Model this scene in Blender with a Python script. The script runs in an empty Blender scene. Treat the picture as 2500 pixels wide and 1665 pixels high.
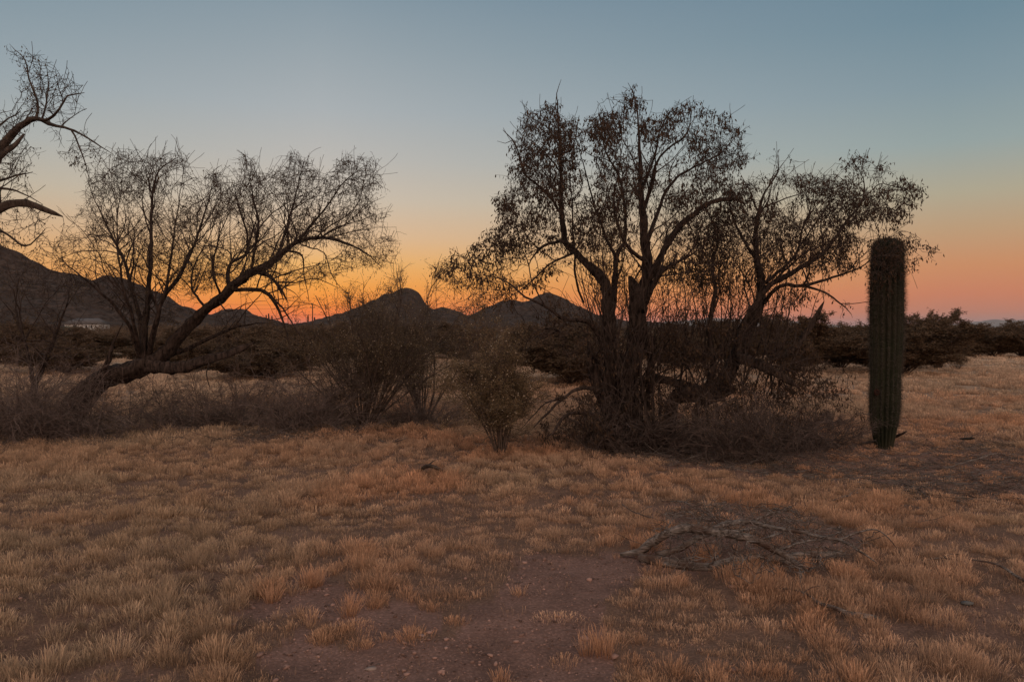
import bpy, math
import numpy as np

SC = bpy.context.scene
COL = SC.collection
F = 1944.0                 # focal length in photo pixels (2500 wide)
CAM_H = 1.6
PITCH = math.atan(30.5 / F)

# ------------------------------------------------------------------ camera
cam_d = bpy.data.cameras.new("camera")
cam_d.sensor_width = 36
cam_d.lens = 36 * F / 2500
cam_d.clip_start = 0.05
cam_d.clip_end = 60000
cam = bpy.data.objects.new("camera", cam_d)
cam.location = (0, 0, CAM_H)
cam.rotation_euler = (math.radians(90) - PITCH, 0, 0)
COL.objects.link(cam)
SC.camera = cam
SC.view_settings.view_transform = 'Standard'
SC.view_settings.look = 'None'
SC.view_settings.exposure = 0.0
SC.view_settings.gamma = 1.0
SC.cycles.max_bounces = 4
SC.cycles.diffuse_bounces = 2
SC.cycles.glossy_bounces = 1
SC.cycles.transmission_bounces = 2
SC.cycles.transparent_max_bounces = 4
SC.cycles.volume_bounces = 0
SC.cycles.use_denoising = True


def lin(c):
    return tuple(((v / 255) / 12.92 if v / 255 <= 0.04045 else ((v / 255 + 0.055) / 1.055) ** 2.4) for v in c)


# ------------------------------------------------------------------ dusk sky
world = bpy.data.worlds.new("World")
SC.world = world
world.use_nodes = True
nt = world.node_tree
for n in list(nt.nodes):
    nt.nodes.remove(n)


def nd(t, **k):
    n = nt.nodes.new(t)
    for a, b in k.items():
        setattr(n, a, b)
    return n


def mth(op, a, b=None):
    n = nd('ShaderNodeMath', operation=op)
    for i, v in enumerate((a, b)):
        if v is None:
            continue
        if isinstance(v, (int, float)):
            n.inputs[i].default_value = v
        else:
            nt.links.new(v, n.inputs[i])
    return n.outputs[0]


tc = nd('ShaderNodeTexCoord')
sep = nd('ShaderNodeSeparateXYZ')
nt.links.new(tc.outputs['Generated'], sep.inputs[0])
elev = mth('ARCSINE', sep.outputs[2])
el01 = mth('DIVIDE', mth('MULTIPLY', elev, 180 / math.pi), 90.0)   # 0..1 over 0..90 deg
SUN_AZ = math.radians(-13.5)                                          # glow is left of the view axis (+Y)
az = mth('ARCTAN2', sep.outputs[0], sep.outputs[1])
daz = nd('ShaderNodeMath', operation='WRAP')
nt.links.new(mth('SUBTRACT', az, SUN_AZ), daz.inputs[0])
daz.inputs[1].default_value = math.pi
daz.inputs[2].default_value = -math.pi
dazd = mth('MULTIPLY', mth('ABSOLUTE', daz.outputs[0]), 180 / math.pi)


def ramp(stops, g=1.0):
    r = nd('ShaderNodeValToRGB')
    r.color_ramp.interpolation = 'B_SPLINE' if False else 'EASE' if False else 'LINEAR'
    e = r.color_ramp.elements
    for i, (d, c) in enumerate(stops):
        x = max(0.0, d / 90.0)
        if i < 2:
            el = e[i]
            el.position = x
        else:
            el = e.new(x)
        el.color = tuple(v * g for v in lin(c)) + (1,)
    nt.links.new(el01, r.inputs[0])
    return r.outputs[0]


# elevation ramps at the glow, well to the right of it, and behind the camera
GLOW = ramp([(0, (252, 96, 18)), (1.0, (250, 118, 26)), (1.8, (246, 140, 42)), (3.0, (242, 160, 66)), (4.5, (235, 176, 102)), (6.3, (220, 182, 142)), (9.0, (201, 186, 168)),
             (11.8, (184, 180, 174)), (15, (167, 173, 176)), (19, (148, 160, 167)), (24, (120, 141, 155)), (40, (132, 140, 150)), (90, (142, 142, 148))])
SIDE = ramp([(0, (156, 120, 114)), (1.0, (186, 122, 100)), (2.2, (199, 124, 94)), (4.0, (199, 137, 97)), (6.2, (186, 152, 118)), (8.5, (172, 163, 140)),
             (11.5, (146, 160, 159)), (15, (128, 148, 157)), (19, (110, 136, 150)), (24, (97, 125, 144)), (40, (122, 136, 150)), (90, (142, 142, 148))])
BACK = ramp([(0, (150, 120, 112)), (3, (205, 156, 136)), (8, (228, 182, 156)), (16, (222, 186, 162)), (30, (188, 170, 158)), (60, (146, 142, 142)), (90, (95, 95, 99))], 2.5)


def mixc(f, a, b):
    m = nd('ShaderNodeMix', data_type='RGBA')
    nt.links.new(f, m.inputs[0])
    nt.links.new(a, m.inputs[6])
    nt.links.new(b, m.inputs[7])
    return m.outputs[2]


def mapr(v, a, b, mode='SMOOTHSTEP'):
    m = nd('ShaderNodeMapRange', interpolation_type=mode)
    nt.links.new(v, m.inputs[0])
    m.inputs[1].default_value = a
    m.inputs[2].default_value = b
    return m.outputs[0]


c1 = mixc(mapr(dazd, 0.0, 42.0, 'LINEAR'), GLOW, SIDE)
c2 = mixc(mapr(dazd, 60.0, 150.0), c1, BACK)
# the physical sky model adds its own faint twilight tint
sky = nd('ShaderNodeTexSky')
sky.sky_type = 'NISHITA'
sky.sun_disc = False
sky.sun_elevation = math.radians(-2.0)
sky.sun_rotation = SUN_AZ
bgA = nd('ShaderNodeBackground')
nt.links.new(c2, bgA.inputs[0])
bgA.inputs[1].default_value = 1.0
bgB = nd('ShaderNodeBackground')
nt.links.new(sky.outputs[0], bgB.inputs[0])
bgB.inputs[1].default_value = 0.05
add = nd('ShaderNodeAddShader')
nt.links.new(bgA.outputs[0], add.inputs[0])
nt.links.new(bgB.outputs[0], add.inputs[1])
wo = nd('ShaderNodeOutputWorld')
nt.links.new(add.outputs[0], wo.inputs[0])

# ------------------------------------------------------------------ helpers
_cp, _sp = math.cos(PITCH), math.sin(PITCH)


def ray(px, py):
    x, z = (px - 1250) / F, -(py - 832.5) / F
    return np.array([x, _cp + z * _sp, z * _cp - _sp])


def P(px, py, D):
    r = ray(px, py)
    return np.array([0, 0, CAM_H]) + r * (D / r[1])


def G(px, py, h=0.0):
    r = ray(px, py)
    return np.array([0, 0, CAM_H]) + r * ((h - CAM_H) / r[2])


def vnoise(x, y, scale, seed):
    rs = np.random.RandomState(seed)
    L = rs.rand(256, 256)
    x = np.asarray(x) / scale + 1000.0
    y = np.asarray(y) / scale + 1000.0
    xi, yi = np.floor(x).astype(int), np.floor(y).astype(int)
    fx, fy = x - xi, y - yi
    fx, fy = fx * fx * (3 - 2 * fx), fy * fy * (3 - 2 * fy)
    a, b = L[xi % 256, yi % 256], L[(xi + 1) % 256, yi % 256]
    c, d = L[xi % 256, (yi + 1) % 256], L[(xi + 1) % 256, (yi + 1) % 256]
    return (a * (1 - fx) + b * fx) * (1 - fy) + (c * (1 - fx) + d * fx) * fy


def fbm(x, y, scale, seed, oct=4):
    s, a, t = 0, 1.0, 0
    for i in range(oct):
        s = s + a * vnoise(x, y, scale / 2 ** i, seed + i)
        t += a
        a *= 0.5
    return s / t


def ground_z(x, y):
    x, y = np.asarray(x, float), np.asarray(y, float)
    r = np.hypot(x, y)
    z = (fbm(x, y, 3.0, 11, 3) - 0.5) * 0.16 + (fbm(x, y, 0.5, 15, 2) - 0.5) * 0.05
    z = z + (fbm(x, y, 14.0, 21, 2) - 0.5) * 0.35 * np.clip((r - 12) / 20, 0, 1)
    z = z + (vnoise(x, y, 0.13, 17) - 0.5) * 0.018 * np.clip((16 - r) / 6, 0, 1)
    return z * np.clip(400 / np.maximum(r, 1), 0, 1)


def inpoly(x, y, poly):
    x, y = np.asarray(x), np.asarray(y)
    r = np.zeros(x.shape, bool)
    n = len(poly)
    for i in range(n):
        x0, y0 = poly[i][:2]
        x1, y1 = poly[(i + 1) % n][:2]
        if y0 == y1:
            continue
        c = ((y0 > y) != (y1 > y)) & (x < (x1 - x0) * (y - y0) / (y1 - y0) + x0)
        r ^= c
    return r


def unit(v):
    return v / np.maximum(np.linalg.norm(v, axis=-1, keepdims=True), 1e-9)


def mesh_obj(name, verts, faces, mat, parent=None, smooth=False, col=None, loc=None):
    """faces: list of int arrays of shape (n,k)."""
    me = bpy.data.meshes.new(name)
    verts = np.asarray(verts, np.float32)
    if loc is not None:
        verts = verts - np.asarray(loc, np.float32)
    if not isinstance(faces, list):
        faces = [faces]
    faces = [np.asarray(f, np.int32) for f in faces if len(f)]
    idx = np.concatenate([f.ravel() for f in faces])
    tot = np.concatenate([np.full(len(f), f.shape[1], np.int32) for f in faces])
    start = np.concatenate([[0], np.cumsum(tot)[:-1]]).astype(np.int32)
    me.vertices.add(len(verts))
    me.vertices.foreach_set("co", verts.ravel())
    me.loops.add(len(idx))
    me.loops.foreach_set("vertex_index", idx)
    me.polygons.add(len(tot))
    me.polygons.foreach_set("loop_start", start)
    me.polygons.foreach_set("loop_total", tot)
    if smooth:
        me.polygons.foreach_set("use_smooth", np.ones(len(tot), bool))
    me.update(calc_edges=True)
    if col is not None:
        a = me.color_attributes.new("tint", 'FLOAT_COLOR', 'POINT')
        c = np.ones((len(verts), 4), np.float32)
        c[:, :3] = col
        a.data.foreach_set("color", c.ravel())
    me.materials.append(mat)
    o = bpy.data.objects.new(name, me)
    COL.objects.link(o)
    if parent is not None:
        o.parent = parent
    elif loc is not None:
        o.location = loc
    return o


def tag(o, label, cat, group=None):
    o['label'] = label
    o['category'] = cat
    if group:
        o['group'] = group
    return o


def empty(name, loc, label, cat, group=None):
    o = bpy.data.objects.new(name, None)
    o.location = tuple(float(v) for v in loc)
    o.empty_display_size = 0.2
    COL.objects.link(o)
    return tag(o, label, cat, group)


class Buf:
    def __init__(s):
        s.v, s.f, s.c, s.n = [], {}, [], 0

    def add(s, v, f, c=None):
        s.v.append(v)
        for ff in (f if isinstance(f, list) else [f]):
            if len(ff):
                s.f.setdefault(ff.shape[1], []).append(ff + s.n)
        if c is not None:
            s.c.append(c)
        s.n += len(v)

    def build(s, name, mat, parent=None, smooth=False, loc=None):
        v = np.concatenate(s.v)
        f = [np.concatenate(x) for x in s.f.values()]
        return mesh_obj(name, v, f, mat, parent, smooth, np.concatenate(s.c) if s.c else None, loc)


def prisms(a, b, ra, rb, k=3):
    """loose tapered prisms from a to b, all at once"""
    n = len(a)
    d = unit(b - a)
    h = np.where(np.abs(d[:, 2:3]) > 0.9, np.array([[1.0, 0, 0]]), np.array([[0, 0, 1.0]]))
    u = unit(np.cross(d, h))
    w = np.cross(d, u)
    ang = np.arange(k) * 2 * math.pi / k
    ring = np.cos(ang)[None, :, None] * u[:, None] + np.sin(ang)[None, :, None] * w[:, None]
    va = a[:, None] + ring * ra.reshape(-1, 1, 1)
    vb = b[:, None] + ring * rb.reshape(-1, 1, 1)
    v = np.concatenate([va, vb], 1).reshape(-1, 3)
    base = np.arange(n)[:, None, None] * 2 * k
    j = np.arange(k)
    q = np.stack([j, (j + 1) % k, (j + 1) % k + k, j + k], 1)[None]
    return v, (base + q).reshape(-1, 4)


def polys_prisms(pl, r0, r1, k=3):
    """pl (N,M,3): tapered chains of prisms"""
    N, M, _ = pl.shape
    t = np.linspace(0, 1, M)
    r = np.asarray(r0).reshape(-1, 1) * (1 - t) + np.asarray(r1).reshape(-1, 1) * t
    r = np.broadcast_to(r, (N, M))
    return prisms(pl[:, :-1].reshape(-1, 3), pl[:, 1:].reshape(-1, 3), r[:, :-1].ravel(), r[:, 1:].ravel(), k)


def leaves(pos, d, L, W, rs):
    """rhombic leaves: two triangles each folded slightly"""
    n = len(pos)
    d = unit(d)
    s = unit(np.cross(d, unit(rs.normal(size=(n, 3)))))
    nrm = np.cross(d, s)
    L = np.broadcast_to(L, n).reshape(-1, 1)
    W = np.broadcast_to(W, n).reshape(-1, 1)
    m = pos + d * L * 0.55 + nrm * W * 0.35
    v = np.stack([pos, m + s * W * 0.5, pos + d * L, m - s * W * 0.5], 1).reshape(-1, 3)
    b = np.arange(n)[:, None] * 4
    return v, np.concatenate([b + np.array([[0, 1, 2]]), b + np.array([[0, 2, 3]])])


def spline(pts, step):
    """Catmull-Rom through (x,y,z,r) rows"""
    p = np.asarray(pts, float)
    q = np.vstack([2 * p[0] - p[1], p, 2 * p[-1] - p[-2]])
    out = []
    for i in range(1, len(q) - 2):
        n = max(1, int(np.linalg.norm(q[i + 1, :3] - q[i, :3]) / step))
        t = (np.arange(n) / n)[:, None]
        a, b, c, d = q[i - 1], q[i], q[i + 1], q[i + 2]
        out.append(0.5 * ((2 * b) + (-a + c) * t + (2 * a - 5 * b + 4 * c - d) * t ** 2 + (-a + 3 * b - 3 * c + d) * t ** 3))
    out.append(p[-1:])
    o = np.vstack(out)
    o[:, 3] = np.maximum(o[:, 3], 0.0015)
    return o


def tube(pts, k=8, rough=0.12, rs=None, cap=True):
    """connected tube through (x,y,z,r) rows, with gnarled radius"""
    p = np.asarray(pts, float)
    c, r = p[:, :3], p[:, 3]
    t = unit(np.gradient(c, axis=0))
    u = np.cross(t[0], [0.3, 0.9, 0.2])
    u /= np.linalg.norm(u)
    us = []
    for i in range(len(c)):
        u = u - t[i] * np.dot(u, t[i])
        u /= max(np.linalg.norm(u), 1e-9)
        us.append(u.copy())
    us = np.array(us)
    w = np.cross(t, us)
    ang = np.arange(k) * 2 * math.pi / k
    rr = r[:, None] * np.ones((1, k))
    if rs is not None and rough > 0:
        lob = 1 + rough * np.sin(ang * 3 + rs.rand() * 6)[None] * 0.8
        rr = rr * lob * (1 + rough * rs.normal(size=rr.shape) * 0.6)
    v = c[:, None] + rr[..., None] * (np.cos(ang)[None, :, None] * us[:, None] + np.sin(ang)[None, :, None] * w[:, None])
    n = len(c)
    v = v.reshape(-1, 3)
    i = np.arange(n - 1)[:, None, None] * k
    j = np.arange(k)
    q = np.stack([j, (j + 1) % k, (j + 1) % k + k, j + k], 1)[None]
    f = [(i + q).reshape(-1, 4)]
    if cap:
        v = np.vstack([v, c[0], c[-1] + t[-1] * r[-1] * 0.8])
        a, b = len(v) - 2, len(v) - 1
        f.append(np.concatenate([np.stack([(j + 1) % k, j, np.full(k, a)], 1),
                                 np.stack([j + (n - 1) * k, (j + 1) % k + (n - 1) * k, np.full(k, b)], 1)]))
    return v, f


def arcs(s, d, L, M, curl, noise, rs, grav=0.0):
    """random wandering polylines (N,M,3)"""
    N = len(s)
    d = unit(d)
    st = (np.asarray(L).reshape(-1, 1) / (M - 1)) * np.ones((N, 1))
    out = [s]
    p = s.copy()
    bend = unit(rs.normal(size=(N, 3))) * curl
    for i in range(M - 1):
        d = unit(d + bend / M + rs.normal(size=(N, 3)) * noise + np.array([0, 0, -grav]))
        p = p + d * st
        out.append(p)
    return np.stack(out, 1)


def spawn(pl, n, lo, hi, spread, rs):
    """n child starts per polyline with directions splayed off the parent"""
    N, M, _ = pl.shape
    t = rs.uniform(lo, hi, (N, n)) * (M - 1)
    i = np.clip(t.astype(int), 0, M - 2)
    f = (t - i)[..., None]
    k = np.arange(N)[:, None]
    a, b = pl[k, i], pl[k, i + 1]
    pos = a * (1 - f) + b * f
    d = unit(b - a) + rs.normal(size=(N, n, 3)) * spread
    return pos.reshape(-1, 3), unit(d.reshape(-1, 3)), (t / (M - 1)).ravel()


# ------------------------------------------------------------------ materials
def mat_base(name, rough=0.95):
    m = bpy.data.materials.new(name)
    m.use_nodes = True
    t = m.node_tree
    b = t.nodes['Principled BSDF']
    b.inputs['Roughness'].default_value = rough
    b.inputs['Specular IOR Level'].default_value = 0.15
    return m, t, b


def mat_noise(name, ca, cb, scale, rough=0.95, bump=0.0, detail=6.0, stretch=None, cc=None, scale2=None, dist=0.02):
    m, t, b = mat_base(name, rough)
    c = t.nodes.new('ShaderNodeTexCoord')
    mp = t.nodes.new('ShaderNodeMapping')
    if stretch:
        mp.inputs['Scale'].default_value = stretch
    t.links.new(c.outputs['Object'], mp.inputs[0])
    n = t.nodes.new('ShaderNodeTexNoise')
    n.inputs['Scale'].default_value = scale
    n.inputs['Detail'].default_value = detail
    t.links.new(mp.outputs[0], n.inputs['Vector'])
    r = t.nodes.new('ShaderNodeValToRGB')
    r.color_ramp.elements[0].position = 0.34
    r.color_ramp.elements[1].position = 0.66
    r.color_ramp.elements[0].color = (*ca, 1)
    r.color_ramp.elements[1].color = (*cb, 1)
    t.links.new(n.outputs[0], r.inputs[0])
    out = r.outputs[0]
    if cc is not None:
        n2 = t.nodes.new('ShaderNodeTexNoise')
        n2.inputs['Scale'].default_value = scale2
        n2.inputs['Detail'].default_value = 4
        t.links.new(c.outputs['Object'], n2.inputs['Vector'])
        r2 = t.nodes.new('ShaderNodeMapRange')
        r2.inputs[1].default_value = 0.45
        r2.inputs[2].default_value = 0.65
        t.links.new(n2.outputs[0], r2.inputs[0])
        mx = t.nodes.new('ShaderNodeMix')
        mx.data_type = 'RGBA'
        t.links.new(r2.outputs[0], mx.inputs[0])
        t.links.new(out, mx.inputs[6])
        mx.inputs[7].default_value = (*cc, 1)
        out = mx.outputs[2]
    t.links.new(out, b.inputs['Base Color'])
    if bump:
        bp = t.nodes.new('ShaderNodeBump')
        bp.inputs['Strength'].default_value = bump
        bp.inputs['Distance'].default_value = dist
        t.links.new(n.outputs[0], bp.inputs['Height'])
        t.links.new(bp.outputs[0], b.inputs['Normal'])
    return m


def mat_tint(name, rough=0.9, trans=0.25):
    """colour from the mesh's own tint attribute (each plant's own colour), a little light let through"""
    m, t, b = mat_base(name, rough)
    a = t.nodes.new('ShaderNodeVertexColor')
    a.layer_name = 'tint'
    t.links.new(a.outputs[0], b.inputs['Base Color'])
    if trans:
        tr = t.nodes.new('ShaderNodeBsdfTranslucent')
        t.links.new(a.outputs[0], tr.inputs[0])
        mx = t.nodes.new('ShaderNodeMixShader')
        mx.inputs[0].default_value = trans
        t.links.new(b.outputs[0], mx.inputs[1])
        t.links.new(tr.outputs[0], mx.inputs[2])
        t.links.new(mx.outputs[0], t.nodes['Material Output'].inputs[0])
    return m


def mat_leaf(name, ca, cb, trans=0.2, scale=9.0):
    m = mat_noise(name, ca, cb, scale, 0.8, detail=2)
    t = m.node_tree
    b = t.nodes['Principled BSDF']
    src = b.inputs['Base Color'].links[0].from_socket
    tr = t.nodes.new('ShaderNodeBsdfTranslucent')
    t.links.new(src, tr.inputs[0])
    mx = t.nodes.new('ShaderNodeMixShader')
    mx.inputs[0].default_value = trans
    t.links.new(b.outputs[0], mx.inputs[1])
    t.links.new(tr.outputs[0], mx.inputs[2])
    t.links.new(mx.outputs[0], t.nodes['Material Output'].inputs[0])
    return m


M_BARK = mat_noise('bark', (0.032, 0.025, 0.02), (0.085, 0.066, 0.054), 30, bump=0.9, stretch=(1, 1, 0.25))
M_BARK_DARK = mat_noise('dark bark', (0.014, 0.010, 0.0085), (0.068, 0.050, 0.042), 26, bump=1.0, dist=.05, stretch=(1, 1, 0.25))
M_TWIG = mat_noise('twig bark', (0.03, 0.023, 0.02), (0.075, 0.056, 0.048), 12)
M_POD = mat_leaf('dry pods', (0.032, 0.021, 0.016), (0.085, 0.055, 0.034))
M_POD_TAN = mat_leaf('tan leaves', (0.11, 0.07, 0.038), (0.19, 0.12, 0.06))
M_SMALL_LEAF = mat_leaf('small dry leaves', (0.05, 0.036, 0.024), (0.11, 0.08, 0.045))
M_CREO = mat_leaf('creosote leaves', (0.115, 0.086, 0.052), (0.235, 0.17, 0.10), 0.25)
M_CREO_RED = mat_leaf('reddish creosote leaves', (0.13, 0.075, 0.048), (0.23, 0.14, 0.085), 0.25)
M_STEM = mat_noise('creosote stems', (0.055, 0.042, 0.034), (0.12, 0.092, 0.075), 14)
M_BRUSH = mat_noise('grey dry brush', (0.085, 0.064, 0.056), (0.20, 0.155, 0.135), 10)
M_DEAD = mat_noise('weathered dead wood', (0.06, 0.052, 0.046), (0.26, 0.225, 0.2), 60, bump=1.0, stretch=(0.22, 1, 1), cc=(0.085, 0.055, 0.042), scale2=7)
M_SOIL = None

# ------------------------------------------------------------------ the setting
# bare soil outlines, traced on the photo and laid on the ground
def gpoly(l):
    return [tuple(G(x, y)[:2]) for x, y in l]


BARE = [gpoly([(380, 1720), (620, 1650), (800, 1590), (960, 1545), (1060, 1505), (1220, 1465), (1340, 1405), (1400, 1365), (1500, 1335), (1590, 1330),
               (1600, 1400), (1510, 1440), (1420, 1500), (1390, 1600), (1360, 1640), (1320, 1760)]),
        gpoly([(590, 1420), (700, 1400), (840, 1425), (960, 1440), (1060, 1470), (960, 1510), (850, 1530), (700, 1500), (610, 1470)]),
        gpoly([(2080, 1090), (2300, 1090), (2500, 1120), (2600, 1170), (2560, 1230), (2400, 1225), (2200, 1210), (2050, 1180), (1900, 1130)]),
        gpoly([(1560, 1250), (1760, 1230), (1950, 1250), (2060, 1330), (1900, 1390), (1640, 1400), (1560, 1350)]),
        gpoly([(1380, 1085), (1600, 1070), (1900, 1080), (2050, 1100), (1900, 1170), (1700, 1150), (1480, 1120)]),
        gpoly([(150, 1700), (200, 1590), (420, 1560), (600, 1600), (600, 1700)]),
        gpoly([(1600, 1640), (1560, 1600), (1740, 1560), (2000, 1620), (2300, 1600), (2450, 1630), (2450, 1700), (1600, 1700)]),
        gpoly([(2250, 1560), (2420, 1420), (2560, 1450), (2560, 1600)])]
SPARSE = [0.045, 0.07, 0.32, 0.26, 0.22, 0.75, 0.85, 0.6]


def grass_density(x, y):
    jx = x + (fbm(x, y, 0.6, 71, 3) - 0.5) * 1.1
    jy = y + (fbm(x, y, 0.6, 75, 3) - 0.5) * 1.4
    d = np.ones(np.shape(x))
    for p, s in zip(BARE, SPARSE):
        d = np.where(inpoly(jx, jy, p), np.minimum(d, s), d)
    return d


def make_ground():
    nr, na = 460, 900
    r = 0.6 * (26000 / 0.6) ** (np.arange(nr) / (nr - 1))
    # more of the spokes in the half the photo looks at
    a = np.concatenate([np.linspace(-60, 60, 700, endpoint=False), np.linspace(60, 300, 200, endpoint=False)]) * math.pi / 180
    R, A = np.meshgrid(r, a, indexing='ij')
    x, y = R * np.sin(A), R * np.cos(A)
    z = ground_z(x, y)
    v = np.stack([x, y, z], -1).reshape(-1, 3)
    v = np.vstack([v, [[0, 0, float(ground_z(0, 0))]]])
    i = np.arange(nr - 1)[:, None] * na
    j = np.arange(na)[None]
    jn = (j + 1) % na
    q = np.stack([i + j, i + na + j, i + na + jn, i + jn], -1).reshape(-1, 4)[:, ::-1]
    jj = np.arange(na)
    cap = np.stack([jj, (jj + 1) % na, np.full(na, len(v) - 1)], 1)[:, ::-1]
    d = grass_density(v[:, 0], v[:, 1])
    soil = np.array([0.215, 0.128, 0.102])
    straw = np.array([0.235, 0.142, 0.10])
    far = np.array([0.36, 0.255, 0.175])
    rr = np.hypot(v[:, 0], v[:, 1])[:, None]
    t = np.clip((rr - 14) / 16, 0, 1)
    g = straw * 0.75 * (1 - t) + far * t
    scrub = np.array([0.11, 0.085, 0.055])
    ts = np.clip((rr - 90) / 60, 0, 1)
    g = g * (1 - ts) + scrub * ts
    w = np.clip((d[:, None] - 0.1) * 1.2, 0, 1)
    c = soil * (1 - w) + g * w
    m, t_, b = mat_base('desert soil', 1.0)
    at = t_.nodes.new('ShaderNodeVertexColor')
    at.layer_name = 'tint'
    co = t_.nodes.new('ShaderNodeTexCoord')
    n1 = t_.nodes.new('ShaderNodeTexNoise')
    n1.inputs['Scale'].default_value = 2.2
    n1.inputs['Detail'].default_value = 9
    n1.inputs['Roughness'].default_value = 0.68
    t_.links.new(co.outputs['Object'], n1.inputs['Vector'])
    vr = t_.nodes.new('ShaderNodeTexVoronoi')
    vr.inputs['Scale'].default_value = 55
    t_.links.new(co.outputs['Object'], vr.inputs['Vector'])
    mr = t_.nodes.new('ShaderNodeMapRange')
    mr.inputs[1].default_value = 0.3
    mr.inputs[2].default_value = 0.7
    mr.inputs[3].default_value = 0.62
    mr.inputs[4].default_value = 1.35
    t_.links.new(n1.outputs[0], mr.inputs[0])
    mr2 = t_.nodes.new('ShaderNodeMapRange')
    mr2.inputs[1].default_value = 0.0
    mr2.inputs[2].default_value = 0.6
    mr2.inputs[3].default_value = 1.3
    mr2.inputs[4].default_value = 0.8
    t_.links.new(vr.outputs['Distance'], mr2.inputs[0])
    mu = t_.nodes.new('ShaderNodeMath')
    mu.operation = 'MULTIPLY'
    t_.links.new(mr.outputs[0], mu.inputs[0])
    t_.links.new(mr2.outputs[0], mu.inputs[1])
    vm = t_.nodes.new('ShaderNodeVectorMath')
    vm.operation = 'SCALE'
    t_.links.new(at.outputs[0], vm.inputs[0])
    t_.links.new(mu.outputs[0], vm.inputs['Scale'])
    t_.links.new(vm.outputs[0], b.inputs['Base Color'])
    n2 = t_.nodes.new('ShaderNodeTexNoise')
    n2.inputs['Scale'].default_value = 22
    n2.inputs['Detail'].default_value = 8
    n2.inputs['Roughness'].default_value = 0.7
    t_.links.new(co.outputs['Object'], n2.inputs['Vector'])
    bp = t_.nodes.new('ShaderNodeBump')
    bp.inputs['Strength'].default_value = 0.9
    bp.inputs['Distance'].default_value = 0.03
    t_.links.new(n2.outputs[0], bp.inputs['Height'])
    t_.links.new(bp.outputs[0], b.inputs['Normal'])
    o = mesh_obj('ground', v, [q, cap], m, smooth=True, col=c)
    o['kind'] = 'structure'


make_ground()


def make_hill(name, prof, D, depth, mat, seed, rough=1.0, step=2.0):
    """a ridge of real depth: crest line traced at distance D, sloping to the plain in front and behind"""
    xs = np.array([P(px, py, D)[0] for px, py in prof])
    zs = np.array([P(px, py, D)[2] for px, py in prof])
    x = np.arange(xs[0], xs[-1], step)
    h = np.interp(x, xs, zs)
    ny = 90
    t = np.linspace(-1, 1, ny)
    X, T = np.meshgrid(x, t, indexing='ij')
    H = h[:, None] + 0 * T
    # nearer rows stand a little in from the sides so that the sight lines stay under the crest
    Y = D + T * depth
    prof_t = (1 - np.abs(T)) ** 1.15
    hm = max(h.max(), 1)
    ridg = np.abs(fbm(X, Y, depth * 0.35, seed, 4) - 0.5) * 2
    n1 = (fbm(X, Y, depth * 0.16, seed + 9, 4) - 0.5)
    Z = H * prof_t * (1 - 0.30 * ridg * np.minimum(np.abs(T) * 4, 1)) + n1 * hm * 0.16 * np.minimum(np.abs(T) * 4, 1) * prof_t
    Z += (vnoise(X, Y, step * 1.2, seed + 30) - 0.5) * rough * step * 0.8 + (vnoise(X * 1.0, Y, step * 4, seed + 31) - 0.5) * rough * step * 1.0
    crag = np.abs(fbm(X, Y, step * 14, seed + 40, 3) - 0.5)
    Z -= crag * rough * step * 3.2 * prof_t * np.clip(np.abs(T) * 12, .25, 1)
    e = np.minimum(np.clip((X - x[0]) / (12 * step), 0, 1), np.clip((x[-1] - X) / (12 * step), 0, 1))
    Z = Z * (0.15 + 0.85 * e) - 1.2 * (np.abs(T) > 0.985) - 0.6
    v = np.stack([X, Y, Z], -1).reshape(-1, 3)
    nx = len(x)
    i = np.arange(nx - 1)[:, None] * ny
    j = np.arange(ny - 1)[None]
    q = np.stack([i + j, i + ny + j, i + ny + j + 1, i + j + 1], -1).reshape(-1, 4)
    o = mesh_obj(name, v, q, mat, smooth=True)
    o['kind'] = 'structure'
    return x, h


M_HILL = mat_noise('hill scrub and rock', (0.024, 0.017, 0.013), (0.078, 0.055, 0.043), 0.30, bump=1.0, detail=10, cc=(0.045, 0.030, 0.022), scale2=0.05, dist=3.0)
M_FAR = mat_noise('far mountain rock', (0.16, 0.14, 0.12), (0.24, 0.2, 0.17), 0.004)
HL = make_hill('hill', [(-900, 760), (-600, 640), (-350, 560), (-200, 560), (-60, 582), (0, 597), (30, 603), (48, 611), (70, 625), (90, 634), (104, 646), (130, 655), (180, 666), (215, 676), (237, 680), (268, 671),
                 (306, 678), (364, 699), (398, 722), (440, 745), (490, 760), (560, 778), (640, 795), (700, 801)], 450, 160, M_HILL, 5)
HL2 = make_hill('hill', [(440, 800), (500, 776), (532, 760), (550, 753), (566, 751), (589, 751), (604, 758), (620, 768), (658, 776), (668, 780), (678, 792), (700, 799), (740, 801)], 620, 150, M_HILL, 6)
HM = make_hill('hill', [(600, 801), (690, 797), (722, 790), (772, 780), (814, 767), (868, 748), (914, 729), (934, 715), (960, 711), (983, 703), (994, 700), (1004, 705), (1019, 708), (1026, 716), (1032, 728), (1048, 750),
                 (1060, 751), (1078, 747), (1109, 755), (1136, 766), (1180, 780), (1260, 796), (1320, 801)], 540, 140, M_HILL, 7, step=1.6)
HR = make_hill('hill', [(1040, 800), (1100, 778), (1150, 765), (1182, 752), (1200, 741), (1219, 733), (1243, 729), (1257, 729), (1275, 734), (1291, 732), (1314, 717), (1328, 711), (1345, 711), (1364, 718), (1395, 737), (1433, 753), (1467, 770),
                 (1532, 780), (1609, 787), (1700, 795), (1800, 801)], 680, 170, M_HILL, 8)
make_hill('mountain', [(1480, 801), (1560, 793), (1620, 786), (1680, 781), (1730, 776), (1800, 779), (1860, 776), (1930, 784), (1990, 789), (2060, 797), (2120, 801)], 13000, 2500, M_FAR, 9, step=45, rough=0.3)
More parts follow.
